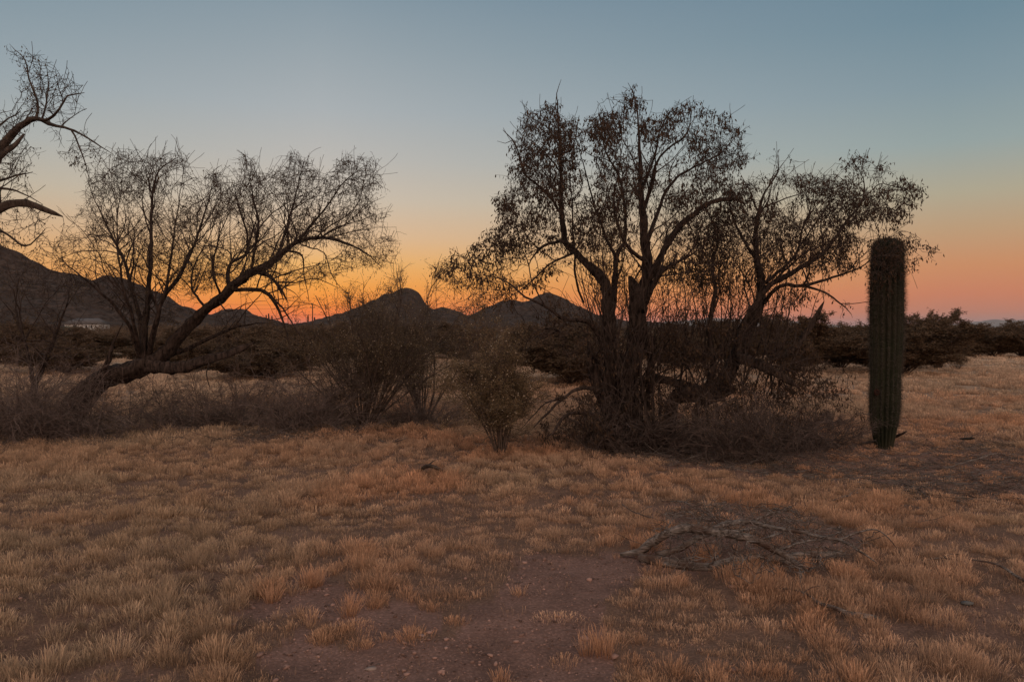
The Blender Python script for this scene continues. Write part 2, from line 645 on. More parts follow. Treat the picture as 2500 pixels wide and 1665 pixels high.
make_hill('mountain', [(2230, 802), (2290, 799), (2326, 796), (2347, 790), (2377, 788), (2394, 784), (2424, 779), (2438, 780), (2452, 783), (2500, 781), (2560, 778), (2640, 784), (2760, 798), (2830, 802)], 14000, 2500, M_FAR, 10, step=45, rough=0.3)

# ------------------------------------------------------------------ grass
def blades(base, n_per, height, spread, width, tint, rs, lean=0.35, heads=0.6):
    """tufts of dry grass; base (T,3) -> verts, faces, colours"""
    T = len(base)
    idx = np.repeat(np.arange(T), n_per)
    n = len(idx)
    a = rs.uniform(0, 2 * math.pi, n)
    rad = np.sqrt(rs.rand(n)) * spread[idx]
    root = base[idx] + np.stack([np.cos(a) * rad, np.sin(a) * rad, np.zeros(n)], 1)
    out = np.stack([np.cos(a), np.sin(a), np.zeros(n)], 1) * (rad / np.maximum(spread[idx], 1e-6))[:, None]
    d = unit(out * lean * rs.uniform(0.2, 1.2, (n, 1)) + rs.normal(size=(n, 3)) * 0.13 + np.array([0, 0, 1.0]))
    d[:, 2] = np.abs(d[:, 2])
    h = height[idx] * rs.uniform(0.45, 1.12, n)
    bend = (out * 0.16 + rs.normal(size=(n, 3)) * 0.16) * np.array([1, 1, 0])
    w = width[idx] * rs.uniform(0.6, 1.3, n)
    b = rs.uniform(0, math.pi, n)
    s = np.stack([np.cos(b), np.sin(b), np.zeros(n)], 1)
    hd = (rs.rand(n) < heads)
    H = h[:, None]
    p0 = root
    p1 = root + d * H * 0.5 + bend * H * 0.10
    p2 = root + d * H * 0.82 + bend * H * 0.30
    p3 = root + d * H + bend * H * 0.62 - np.array([0, 0, 1.0]) * H * 0.05
    w1 = w * 0.8
    w2 = np.where(hd, w * 2.1, w * 0.6)
    v = np.stack([p0 - s * w[:, None] * .5, p0 + s * w[:, None] * .5, p1 - s * w1[:, None] * .5, p1 + s * w1[:, None] * .5,
                  p2 - s * w2[:, None] * .5, p2 + s * w2[:, None] * .5, p3], 1).reshape(-1, 3)
    k = np.arange(n)[:, None] * 7
    q = np.concatenate([k + np.array([[0, 1, 3, 2]]), k + np.array([[2, 3, 5, 4]])])
    t = k + np.array([[4, 5, 6]])
    c = tint[idx] * rs.uniform(0.75, 1.25, (n, 1))
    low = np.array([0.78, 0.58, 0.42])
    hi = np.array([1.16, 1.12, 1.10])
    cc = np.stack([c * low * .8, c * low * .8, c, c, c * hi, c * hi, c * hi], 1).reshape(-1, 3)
    return v, [q, t], cc


M_GRASS = mat_tint('dry grass blades', 0.95, 0.3)
STRAW = np.array([0.47, 0.318, 0.215])
ORANGE = np.array([0.48, 0.285, 0.175])
GREY = np.array([0.37, 0.29, 0.20])
PALE = np.array([0.50, 0.385, 0.285])


def grass_tint(x, y, rs):
    n = len(x)
    a = np.clip((fbm(x, y, 1.1, 41, 3) - 0.42) * 5, 0, 1)[:, None]
    b = np.clip((fbm(x, y, 2.6, 51, 3) - 0.46) * 6, 0, 1)[:, None]
    left = np.clip((-x / np.maximum(y, 1) - 0.12) * 3.0, 0, 0.75)[:, None]
    c = STRAW * (1 - a) + ORANGE * a
    c = c * (1 - b * 0.5) + GREY * b * 0.5
    c = c * (1 - left * .7) + GREY * left * .7
    far = np.clip((y - 14) / 16, 0, 1)[:, None]
    c = c * (1 - far * .8) + PALE * far * .8
    return c * rs.uniform(0.8, 1.2, (n, 1))


def scatter(y0, y1, dens, rs, margin=0.12):
    area = (y1 ** 2 - y0 ** 2) * (0.643 + margin)
    n = int(area * dens)
    y = np.sqrt(rs.uniform(y0 ** 2, y1 ** 2, n))
    x = rs.uniform(-1, 1, n) * y * (0.643 + margin)
    return x, y


def clump_field(x, y, n_blade, w, rmin, rmax, hgt, rs, B, tone=1.0):
    """round domed clumps: blades stand tallest in the middle"""
    n = len(x)
    R = rmin + (rmax - rmin) * rs.rand(n) ** 1.5 * rs.uniform(.8, 1.25, n)
    nb = np.maximum(6, (n_blade * (R / rmax) ** 1.3).astype(int))
    idx = np.repeat(np.arange(n), nb)
    a, q = rs.uniform(0, 6.283, len(idx)), rs.rand(len(idx)) ** .62
    ell = rs.uniform(.75, 1.3, n)
    bx = x[idx] + np.cos(a) * q * R[idx] * ell[idx]
    by = y[idx] + np.sin(a) * q * R[idx] / ell[idx]
    base = np.stack([bx, by, ground_z(bx, by) - .008], 1)
    H = hgt * rs.uniform(.65, 1.45, n) * (R / rmax) ** .35
    h = H[idx] * (1 - .42 * q ** 2)
    c = grass_tint(x, y, rs) * tone * rs.uniform(.8, 1.2, (n, 1))
    # single blades, each its own tuft; lean outward from the clump's middle
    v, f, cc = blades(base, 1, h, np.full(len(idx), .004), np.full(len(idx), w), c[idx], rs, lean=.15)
    v = v.reshape(-1, 7, 3)
    lift = np.array([0, 0, .12, .12, .42, .42, .75])[None, :, None]
    outv = np.stack([np.cos(a) * q, np.sin(a) * q, 0 * a], 1)[:, None] * h[:, None, None] * .42
    v = (v + outv * lift).reshape(-1, 3)
    B.add(v, f, cc)


def make_grass():
    rs = np.random.RandomState(3)
    B = Buf()
    #        y0  y1   clumps/m2 blades width rmin rmax
    for y0, y1, dens, nb, w, r0, r1 in [(2.9, 6.5, 72, 270, .0015, .025, .11), (6.5, 11, 72, 180, .0023, .03, .115), (11, 18, 52, 105, .0042, .04, .14),
                                        (18, 32, 15, 80, .010, .08, .24), (32, 60, 4, 70, .024, .15, .5), (60, 100, .7, 50, .05, .3, .8)]:
        x, y = scatter(y0, y1, dens, rs)
        patch = fbm(x, y, 0.9, 61, 3)
        d = grass_density(x, y)
        keep = rs.rand(len(x)) < d * np.clip((patch - 0.26) * 5.5, 0.5, 1)
        x, y, patch, d = x[keep], y[keep], patch[keep], d[keep]
        h = (.062 + .068 * np.clip((patch - .35) * 2.6, 0, 1)) * (.55 + .45 * d) * (1 + .35 * np.clip((y - 9) / 10, 0, 1))
        clump_field(x, y, nb, w, r0, r1, h, rs, B)
    # thin short grass between the clumps
    for y0, y1, dens, nb, w in [(2.9, 6.5, 110, 14, .0016), (6.5, 11, 80, 12, .0026), (11, 18, 45, 10, .0048)]:
        x, y = scatter(y0, y1, dens, rs)
        d = grass_density(x, y)
        k = rs.rand(len(x)) < d * .8
        x, y = x[k], y[k]
        n = len(x)
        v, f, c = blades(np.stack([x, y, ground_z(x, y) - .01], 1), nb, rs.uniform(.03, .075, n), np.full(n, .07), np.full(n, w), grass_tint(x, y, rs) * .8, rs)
        B.add(v, f, c)
    # flat litter of broken straw on the thin places
    x, y = scatter(3.0, 12, 60, rs)
    d = grass_density(x, y)
    k = (rs.rand(len(x)) < np.where(d < 0.1, 0.14, 0.8))
    x, y = x[k], y[k]
    n = len(x)
    v, f, c = blades(np.stack([x, y, ground_z(x, y)], 1), 7, np.full(n, 0.04), np.full(n, 0.06), np.full(n, 0.0022), grass_tint(x, y, rs) * 0.75, rs, lean=1.8, heads=0.2)
    B.add(v, f, c)
    o = B.build('grass', M_GRASS)
    o['kind'] = 'stuff'
    o['label'] = 'dry straw coloured desert grass covering the open ground'
    o['category'] = 'grass'


make_grass()

# single clumps that stand alone on the bare soil
CL = [(665, 1455, 80, 0.17, 'broad round clump of dry grass alone on the bare soil, widest of the lone clumps', ORANGE * .6 + STRAW * .4),
      (868, 1500, 52, 0.20, 'tall narrow orange tuft of dry grass standing on the bare soil', ORANGE),
      (1230, 1640, 20, 0.13, 'tiny orange grass tuft alone in the middle of the dirt path at the bottom', ORANGE),
      (770, 1430, 62, 0.17, 'dense upright orange grass clump at the back edge of the bare patch', ORANGE * .7 + STRAW * .3),
      (1275, 1460, 18, 0.12, 'small thin grass tuft at the edge of the gravel path', ORANGE * .5 + STRAW * .5),
      (1460, 1590, 66, 0.21, 'tall orange grass clump at the right edge of the dirt path', ORANGE * .8 + STRAW * .2)]
for i, (px, py, w, h, lab, tint) in enumerate(CL):
    h *= .85
    rs = np.random.RandomState(300 + i)
    g = G(px, py)
    g[2] = float(ground_z(g[0], g[1])) - 0.01
    rad = w / F * g[1] * 0.5
    nt_ = max(1, int((rad / 0.035) ** 2))
    a, r_ = rs.uniform(0, 6.28, nt_), np.sqrt(rs.rand(nt_)) * rad
    base = np.stack([g[0] + np.cos(a) * r_, g[1] + np.sin(a) * r_, np.full(nt_, g[2])], 1)
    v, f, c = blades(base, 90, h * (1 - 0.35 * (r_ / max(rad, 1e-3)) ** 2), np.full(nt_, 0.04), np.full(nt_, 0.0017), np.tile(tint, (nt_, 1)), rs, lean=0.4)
    tag(mesh_obj('grass_clump', v, f, M_GRASS, col=c, loc=g), lab, 'grass clump', 'lone grass clumps on the bare soil')


# ------------------------------------------------------------------ gravel and stones
def rocks(pos, size, rs, flat=0.6):
    ico = np.array([[0, 0, 1], [.89, 0, .45], [.28, .85, .45], [-.72, .53, .45], [-.72, -.53, .45], [.28, -.85, .45],
                    [.72, .53, -.45], [-.28, .85, -.45], [-.89, 0, -.45], [-.28, -.85, -.45], [.72, -.53, -.45], [0, 0, -1]])
    fc = np.array([[0, 1, 2], [0, 2, 3], [0, 3, 4], [0, 4, 5], [0, 5, 1], [1, 6, 2], [2, 7, 3], [3, 8, 4], [4, 9, 5], [5, 10, 1],
                   [2, 6, 7], [3, 7, 8], [4, 8, 9], [5, 9, 10], [1, 10, 6], [11, 7, 6], [11, 8, 7], [11, 9, 8], [11, 10, 9], [11, 6, 10]])
    n = len(pos)
    v = ico[None] * rs.uniform(0.65, 1.3, (n, 12, 1)) * rs.uniform(0.6, 1.4, (n, 1, 3)) * np.array([1, 1, flat])
    a = rs.uniform(0, 6.28, n)
    c, s = np.cos(a)[:, None], np.sin(a)[:, None]
    v = np.stack([v[..., 0] * c - v[..., 1] * s, v[..., 0] * s + v[..., 1] * c, v[..., 2]], -1) * size[:, None, None] + pos[:, None]
    f = (np.arange(n)[:, None, None] * 12 + fc[None]).reshape(-1, 3)
    return v.reshape(-1, 3), f


M_STONE = mat_tint('stones', 0.9, 0)
rs = np.random.RandomState(12)
x, y = scatter(2.9, 12, 1500, rs)
d = grass_density(x, y)
cl = fbm(x, y, 0.5, 91, 2)
k = rs.rand(len(x)) < np.where(d < 0.1, 0.95, 0.22) * np.clip((cl - .25) * 3, .15, 1)
x, y = x[k], y[k]
sz = 0.0025 + 0.006 * rs.rand(len(x)) ** 3 + 0.018 * rs.rand(len(x)) ** 60
pos = np.stack([x, y, ground_z(x, y) + sz * 0.2], 1)
v, f = rocks(pos, sz, rs)
c = np.array([0.19, 0.118, 0.095]) * rs.uniform(0.35, 1.8, (len(x), 1)) + rs.uniform(0, 0.07, (len(x), 1)) * (rs.rand(len(x), 1) < .05)
o = mesh_obj('gravel', v, f, M_STONE, col=np.repeat(c, 12, 0))
o['kind'] = 'stuff'
o['label'] = 'small reddish pebbles scattered over the bare soil'
o['category'] = 'gravel'
STN = [(2478, 1478, 0.042, 'pale grey flat slab of stone among the grass at lower right', (0.11, 0.11, 0.105)), (2045, 1288, 0.06, 'dark brown rock behind the right end of the dead branches', (0.14, 0.1, 0.09)),
       (905, 1620, 0.022, 'small pale pebble on the soil left of the path', (0.27, 0.21, 0.18)), (1030, 1552, 0.02, 'small pinkish pebble lying on the gravel path', (0.27, 0.2, 0.18)),
       (1262, 1432, 0.02, 'dark lump of stone at the far edge of the path', (0.1, 0.07, 0.06))]
for i, (px, py, s, lab, cc) in enumerate(STN):
    rs = np.random.RandomState(80 + i)
    g = G(px if px != 2478 else 2360, py)
    g[2] = float(ground_z(g[0], g[1]))
    v, f = rocks(np.array([g + [0, 0, s * .15]]), np.array([s]), rs, 0.28)
    tag(mesh_obj('stone', v, f, M_STONE, col=np.tile(cc, (12, 1)), loc=g), lab, 'stone')


# ------------------------------------------------------------------ trees
def inside_samples(poly, n, rs):
    p = np.array(poly, float)
    lo, hi = p.min(0), p.max(0)
    out = np.zeros((0, 2))
    while len(out) < n:
        q = rs.uniform(lo, hi, (n * 2, 2))
        out = np.vstack([out, q[inpoly(q[:, 0], q[:, 1], poly)]])
    return out[:n]


def colonize(nodes, par, att, step, kill, iters, rs, jit=0.25, drop=0.0):
    """space colonisation: grow twigs from the limb nodes to every attraction point"""
    nodes = [np.asarray(nodes)]
    par = [np.asarray(par)]
    total = len(nodes[0])
    near = np.zeros(len(att), int)
    dist = np.full(len(att), 1e9)
    for s in range(0, len(att), 500):
        dd = np.linalg.norm(att[s:s + 500, None] - nodes[0][None], axis=2)
        near[s:s + 500] = dd.argmin(1)
        dist[s:s + 500] = dd.min(1)
    alive = dist > kill
    allp = nodes[0]
    for it in range(iters):
        ai = np.nonzero(alive)[0]
        if len(ai) == 0:
            break
        u, inv = np.unique(near[ai], return_inverse=True)
        dv = unit(att[ai] - allp[near[ai]])
        acc = np.zeros((len(u), 3))
        np.add.at(acc, inv, dv)
        acc = unit(acc + rs.normal(size=acc.shape) * jit * 0.5)
        acc = unit(acc + rs.normal(size=acc.shape) * jit + np.array([0, 0, -drop]))
        new = allp[u] + acc * step
        nodes.append(new)
        par.append(u)
        dd = np.linalg.norm(att[ai][:, None] - new[None], axis=2)
        m, am = dd.min(1), dd.argmin(1)
        better = m < dist[ai]
        near[ai[better]] = total + am[better]
        dist[ai[better]] = m[better]
        # a point that no longer gets nearer is dropped now and then, so that nothing stalls
        stuck = (~better) & (rs.rand(len(ai)) < 0.06)
        alive[ai[(dist[ai] < kill) | stuck]] = False
        total += len(new)
        allp = np.vstack([allp, new])
    return allp, np.concatenate(par)


def project(p):
    q = np.asarray(p) - np.array([0, 0, CAM_H])
    fwd = q[:, 1] * _cp - q[:, 2] * _sp
    upv = q[:, 1] * _sp + q[:, 2] * _cp
    return 1250 + F * q[:, 0] / fwd, 832.5 - F * upv / fwd


def build_tree(name, D, limbs, crowns, label, seed, base_px, step=0.07, kill=0.08, pods=None, shoots=2, tip=0.0024, bark=None, twig=None,
               cat='tree', trunk_k=10, extra=None, root=None, shoot_len=(0.06, 0.17), group=None, hang=1.0, sec=((240, .5, 1.7, .013), (480, .25, .9, .006)), up=.6):
    rs = np.random.RandomState(seed)
    g = P(base_px[0], base_px[1], D) if root is None else root
    g[2] = float(ground_z(g[0], g[1]))
    e = empty(name, g, label, cat, group)
    TB = Buf()
    nodes, par, fixed = [], [], []
    for L in limbs:
        pts = []
        for q in L:
            p = P(q[0], q[1], D + q[2])
            pts.append((*p, q[3]))
        sp = spline(pts, step)
        n = len(sp)
        wob = np.cumsum(rs.normal(size=(n, 3)) * 0.006, axis=0)
        wob -= np.linspace(0, 1, n)[:, None] * wob[-1]
        sp[:, :3] += wob * min(1.0, 12 * step)
        k = trunk_k if sp[0, 3] > 0.04 else 7 if sp[0, 3] > 0.015 else 5
        v, f = tube(sp, k + (4 if sp[0, 3] > .06 else 0), 0.2 if sp[0, 3] > .04 else .12, rs)
        TB.add(v, f)
        st = len(nodes)
        # attach the start to the nearest node already there
        if st:
            d0 = np.linalg.norm(np.array(nodes) - sp[0, :3], axis=1)
            pr = int(d0.argmin())
        else:
            pr = 0
        for i in range(n):
            nodes.append(sp[i, :3])
            par.append(pr if i == 0 else st + i - 1)
            fixed.append(sp[i, 3])
    TB.build('trunk', bark or M_BARK, e, smooth=True, loc=g)
    WB = Buf()
    polys = [c[0] for c in crowns]
    for gen, (cnt, lmin, lmax, rmax) in enumerate(sec):
        lo = 0 if gen == 0 else g1
        g1 = len(nodes)
        N0, F0, P0_ = np.array(nodes), np.array(fixed), np.array(par)
        ok = (F0 < .075) & (np.arange(len(F0)) >= lo)
        pxs, pys = project(N0)
        inside = np.zeros(len(N0), bool)
        for pl_ in polys:
            inside |= inpoly(pxs, pys, pl_)
        cand = np.nonzero(ok & inside)[0]
        for c in rs.choice(cand, cnt):
            tdir = unit(N0[c] - N0[P0_[c]] + 1e-6)
            dv = unit(tdir * .7 + rs.normal(size=3) * [.55, .55, .35] + [0, 0, up])
            m_ = int(rs.uniform(lmin, lmax) / step)
            p, prev = N0[c].copy(), int(c)
            r0 = min(F0[c] * .6, rmax)
            drift = rs.normal(size=3) * .05
            chain = []
            outn = rs.choice([0, 1, 2, 4, 5] if gen == 1 else [0, 1, 2, 3])
            for k in range(m_):
                dv = unit(dv + drift + rs.normal(size=3) * .13 + [0, 0, .02])
                p = p + dv * step
                a_, b_ = project(p[None])
                if not any(inpoly(a_, b_, pl_)[0] for pl_ in polys):
                    outn -= 1
                    if outn < 0:
                        break
                chain.append(p.copy())
            if len(chain) < 3:
                continue
            m_ = len(chain)
            for k, q_ in enumerate(chain):
                nodes.append(q_)
                par.append(prev)
                prev = len(nodes) - 1
                fixed.append(max(r0 * (1 - k / m_), .0026))
            ch = np.vstack([N0[c][None], np.array(chain)])
            rr_ = np.maximum(r0 * (1 - np.arange(m_ + 1) / m_), .0026)
            WB.add(*prisms(ch[:-1], ch[1:] + (ch[1:] - ch[:-1]) * .08, rr_[:-1], rr_[1:], 5))
    nf = len(nodes)
    allatt = []
    for cr in crowns:
        poly, n, thick = cr[:3]
        off = cr[3] if len(cr) > 3 else 0.0
        q = inside_samples(poly, n, rs)
        # clumpy: thin out by a noise so that gaps open between the sprays
        nz = fbm(q[:, 0], q[:, 1], 62, seed + 3, 3)
        q = q[rs.rand(len(q)) < np.clip((nz - 0.36) * 6, 0.08, 1)]
        cx, cy = np.mean(poly, axis=0)
        w = (np.max([p[0] for p in poly]) - np.min([p[0] for p in poly])) / 2
        h = (np.max([p[1] for p in poly]) - np.min([p[1] for p in poly])) / 2
        rr = np.clip(((q[:, 0] - cx) / w) ** 2 + ((q[:, 1] - cy) / h) ** 2, 0, 0.92)
        dd = rs.uniform(-1, 1, len(q)) * thick * np.sqrt(1 - rr) + off
        allatt.append(np.array([P(a, b, D + c) for (a, b), c in zip(q, dd)]))
    att = np.vstack(allatt)
    allp, pr = colonize(nodes, par, att, step, kill, 90, rs)
    n = len(allp)
    # pipe model radii
    rad = np.zeros(n)
    rad[nf:] = 0
    has = np.zeros(n, bool)
    acc = np.zeros(n)
    for i in range(n - 1, nf - 1, -1):
        if acc[i] == 0:
            acc[i] = tip ** 2.5
        acc[pr[i]] += acc[i]
        has[pr[i]] = True
    rad[nf:] = acc[nf:] ** (1 / 2.5)
    rad[:nf] = fixed
    rad[nf:] = np.minimum(rad[nf:], 0.028)
    i = np.arange(nf, n)
    ra = np.minimum(rad[pr[i]], rad[i] * 1.25)
    big = rad[i] > 0.006
    for msk, k in ((big, 6), (~big, 3)):
        if msk.any():
            a, b = allp[pr[i[msk]]], allp[i[msk]]
            v, f = prisms(a, b + (b - a) * 0.06, ra[msk], rad[i[msk]], k)
            WB.add(v, f)
    # side shoots
    thin = i[(rad[i] < 0.007)]
    src = np.repeat(thin, shoots)
    src = src[rs.rand(len(src)) < 0.8]
    dirp = unit(allp[src] - allp[pr[src]])
    dv = unit(dirp * 0.7 + rs.normal(size=dirp.shape) * 0.75)
    L = rs.uniform(*shoot_len, len(src))
    pl = arcs(allp[src], dv, L, 4, 0.5, 0.22, rs, 0.02)
    v, f = polys_prisms(pl, np.full(len(src), tip), np.full(len(src), tip * 0.6))
    WB.add(v, f)
    WB.build('twigs', twig or M_TWIG, e, loc=g)
    if pods:
        dens, Lr, Wr, mat = pods[:4]
        LB = Buf()
        P0 = np.concatenate([pl[:, 1], pl[:, 2], pl[:, 3]])
        nz = fbm(P0[:, 0] * 1.0 + P0[:, 1] * 0.7, P0[:, 2], 0.30, seed + 8, 3)
        k = rs.rand(len(P0)) < np.clip((nz - 0.41) * 7, 0.03, 1) * dens
        P0 = P0[k]
        P0 = P0 + rs.normal(size=P0.shape) * 0.008
        dv = rs.normal(size=P0.shape) * 0.42 + np.array([0, 0, -hang])
        v, f = leaves(P0, dv, rs.uniform(*Lr, len(P0)), rs.uniform(*Wr, len(P0)), rs)
        LB.add(v, f)
        LB.build('crown', mat, e, loc=g)
    if extra:
        extra(e, g, rs)
    return e


# the big podded tree
LA = [
    [(1560, 1112, 0, 0.1360), (1545, 1020, 0, 0.1280), (1533, 940, .0, 0.1200), (1548, 875, .0, 0.1240), (1556, 799, 0, 0.1200), (1554, 730, 0, 0.1000), (1545, 695, .0, 0.0600), (1537, 676, 0, 0.0240)],
    [(1500, 1112, -.1, 0.1040), (1490, 1020, -.1, 0.0960), (1466, 955, -.1, 0.0760), (1447, 880, -.15, 0.0560), (1436, 835, -.15, 0.0240)],
    [(1500, 1105, -.1, 0.1040), (1496, 1000, 0, 0.0960), (1488, 900, 0, 0.0960), (1492, 800, 0, 0.0880), (1484, 722, 0, 0.0760), (1479, 692, 0, 0.0680), (1466, 672, 0, 0.0680), (1433, 643, .1, 0.0480), (1403, 612, .2, 0.0400), (1382, 590, .2, 0.0400),
     (1376, 524, .2, 0.0320), (1376, 448, .1, 0.0240), (1370, 371, 0, 0.0176), (1364, 276, 0, 0.0096), (1360, 230, 0, 0.0056), (1370, 195, 0, 0.0024)],
    [(1400, 608, .2, 0.0280), (1375, 594, .1, 0.0240), (1341, 595, -.1, 0.0208), (1315, 612, -.2, 0.0176), (1295, 635, -.3, 0.0096), (1290, 650, -.3, 0.0048)],
    [(1376, 530, .2, 0.0240), (1341, 482, 0, 0.0176), (1305, 445, -.2, 0.0144), (1280, 425, -.3, 0.0120), (1268, 380, -.3, 0.0096), (1252, 341, -.3, 0.0080), (1228, 318, -.3, 0.0040)],
    [(1252, 345, -.3, 0.0056), (1235, 352, -.3, 0.0040), (1214, 345, -.3, 0.0024)],
    [(1370, 375, 0, 0.0144), (1395, 360, -.2, 0.0096), (1414, 283, -.3, 0.0040)],
    [(1370, 371, 0, 0.0128), (1340, 318, .2, 0.0088), (1300, 290, .3, 0.0048), (1270, 275, .3, 0.0024)],
    [(1556, 740, 0, 0.0720), (1574, 695, 0, 0.0720), (1582, 646, 0, 0.0640), (1575, 582, 0, 0.0520), (1567, 524, 0, 0.0400), (1563, 448, 0, 0.0280), (1559, 371, 0, 0.0192), (1556, 295, 0, 0.0104), (1548, 237, 0, 0.0056), (1533, 203, 0, 0.0024)],
    [(1580, 690, 0, 0.0560), (1600, 655, -.1, 0.0480), (1617, 620, -.1, 0.0440), (1655, 566, -.1, 0.0400), (1686, 536, -.2, 0.0360), (1724, 505, -.2, 0.0280), (1762, 490, -.2, 0.0240), (1800, 488, -.2, 0.0200), (1818, 498, -.2, 0.0096)],
    [(1566, 760, -.1, 0.0400), (1590, 708, -.3, 0.0360), (1613, 666, -.4, 0.0320), (1647, 643, -.5, 0.0240), (1680, 625, -.6, 0.0120), (1720, 600, -.6, 0.0048)],
    [(1577, 595, 0, 0.0320), (1602, 524, .3, 0.0240), (1621, 471, .4, 0.0200), (1659, 429, .5, 0.0160), (1697, 410, .5, 0.0120), (1762, 371, .5, 0.0080), (1800, 325, .5, 0.0032)],
    [(1567, 530, 0, 0.0280), (1602, 410, -.3, 0.0160), (1632, 364, -.4, 0.0128), (1674, 333, -.4, 0.0096), (1686, 295, -.4, 0.0064), (1678, 249, -.4, 0.0024)],
    [(1492, 790, 0, 0.0480), (1506, 697, .2, 0.0400), (1508, 632, .3, 0.0320), (1529, 582, .4, 0.0240), (1520, 448, .5, 0.0160), (1483, 371, .5, 0.0096), (1464, 276, .5, 0.0032)],
    [(1560, 480, 0, 0.0240), (1600, 380, .2, 0.0128), (1612, 320, .2, 0.0080), (1640, 265, .2, 0.0024)],
    [(1510, 640, .3, 0.0240), (1470, 560, .5, 0.0160), (1440, 480, .6, 0.0120), (1420, 400, .6, 0.0072), (1405, 330, .6, 0.0032)],
    [(1582, 640, 0, 0.0320), (1545, 610, -.4, 0.0240), (1515, 560, -.6, 0.0192), (1500, 490, -.7, 0.0144), (1510, 420, -.7, 0.0080), (1520, 350, -.7, 0.0032)],
    [(1487, 880, 0, 0.0400), (1450, 800, -.3, 0.0360), (1418, 782, -.4, 0.0280), (1380, 780, -.5, 0.0224), (1334, 750, -.6, 0.0176), (1284, 722, -.6, 0.0128), (1234, 684, -.7, 0.0080), (1188, 676, -.7, 0.0048), (1130, 672, -.7, 0.0024)],
    [(1380, 780, -.5, 0.0200), (1364, 805, -.5, 0.0160), (1330, 800, -.6, 0.0112), (1295, 818, -.7, 0.0064), (1272, 875, -.7, 0.0024)],
    [(1334, 750, -.6, 0.0112), (1300, 690, -.6, 0.0088), (1280, 620, -.6, 0.0064), (1240, 560, -.6, 0.0024)],
    [(1403, 615, .2, 0.0176), (1345, 640, -.2, 0.0120), (1290, 690, -.5, 0.0080), (1240, 730, -.6, 0.0032)],
    [(1425, 740, .3, 0.0160), (1405, 680, .3, 0.0144), (1400, 600, .3, 0.0128), (1396, 520, .3, 0.0096), (1390, 430, .3, 0.0048)],
    # low dead limbs on the left
    [(1490, 960, -.1, 0.0320), (1418, 948, -.5, 0.0240), (1364, 975, -.7, 0.0192), (1334, 1009, -.8, 0.0144), (1303, 1044, -.9, 0.0064)],
    [(1364, 975, -.7, 0.0128), (1330, 985, -.8, 0.0088), (1295, 1020, -.9, 0.0048), (1270, 1050, -.9, 0.0024)],
    [(1480, 1050, -.2, 0.0320), (1460, 1025, -.5, 0.0272), (1433, 1009, -.7, 0.0240), (1385, 1010, -.8, 0.0208), (1364, 1032, -.9, 0.0176), (1349, 1059, -1.0, 0.0128), (1335, 1065, -1.0, 0.0064)],
    [(1470, 900, -.2, 0.0200), (1452, 870, -.3, 0.0160), (1440, 855, -.3, 0.0048)],
]
_r = np.random.RandomState(77)
for _i in range(36):            # the thicket of thin stems between the trunks
    _x, _t = _r.uniform(1455, 1610), _r.uniform(1380, 1700)
    _y = _r.uniform(620, 860)
    _d0, _d1, _rr = _r.uniform(-.5, .5), _r.uniform(-.8, .8), _r.uniform(.006, .017)
    LA.append([(_x, 1100, _d0, _rr), (_x * .8 + _t * .2 + _r.uniform(-12, 12), 1000, _d0, _rr * .95), (_x * .55 + _t * .45 + _r.uniform(-20, 20), 880, (_d0 + _d1) / 2, _rr * .8),
               (_x * .2 + _t * .8, (_y + 860) / 2 - 20, _d1, _rr * .5), (_t, _y - 60, _d1, .003)])
CA = [([(1060, 655), (1110, 625), (1170, 590), (1225, 545), (1212, 480), (1262, 460), (1240, 400), (1245, 350), (1275, 300), (1300, 262), (1355, 250), (1375, 300), (1400, 290), (1418, 340), (1440, 290), (1480, 275), (1525, 270),
        (1528, 210), (1556, 215), (1572, 280), (1620, 300), (1640, 260), (1690, 255), (1740, 270), (1775, 290), (1815, 325), (1800, 370), (1850, 385), (1790, 425), (1805, 460), (1830, 500), (1800, 570), (1780, 650), (1720, 700),
        (1600, 700), (1480, 650), (1400, 640), (1300, 700), (1230, 720), (1150, 700), (1085, 700)], 10500, 1.35),
      ([(1400, 640), (1480, 480), (1600, 420), (1740, 500), (1780, 640), (1740, 720), (1560, 740), (1420, 720)], 2600, 1.1),
      ([(1060, 655), (1150, 640), (1260, 680), (1300, 730), (1200, 745), (1100, 705)], 420, .6, -.6),
      ([(1290, 740), (1480, 700), (1490, 860), (1400, 880), (1290, 860)], 420, .6, -.5),
      ([(1440, 700), (1620, 700), (1660, 1080), (1430, 1090), (1420, 900)], 1300, .7, -.2),
      ([(1300, 980), (1440, 960), (1500, 1060), (1430, 1090), (1330, 1080)], 260, .5, -.8),
      ([(1600, 700), (1760, 690), (1760, 800), (1640, 830), (1590, 780)], 600, .6, -.2)]
build_tree('pod_tree', 10.4, LA, CA, 'tallest tree, with many trunks and dangling dry seed pods, left of the cactus', 31, (1530, 1105),
           pods=(1.0, (.034, .07), (.013, .024), M_POD), bark=M_BARK_DARK)

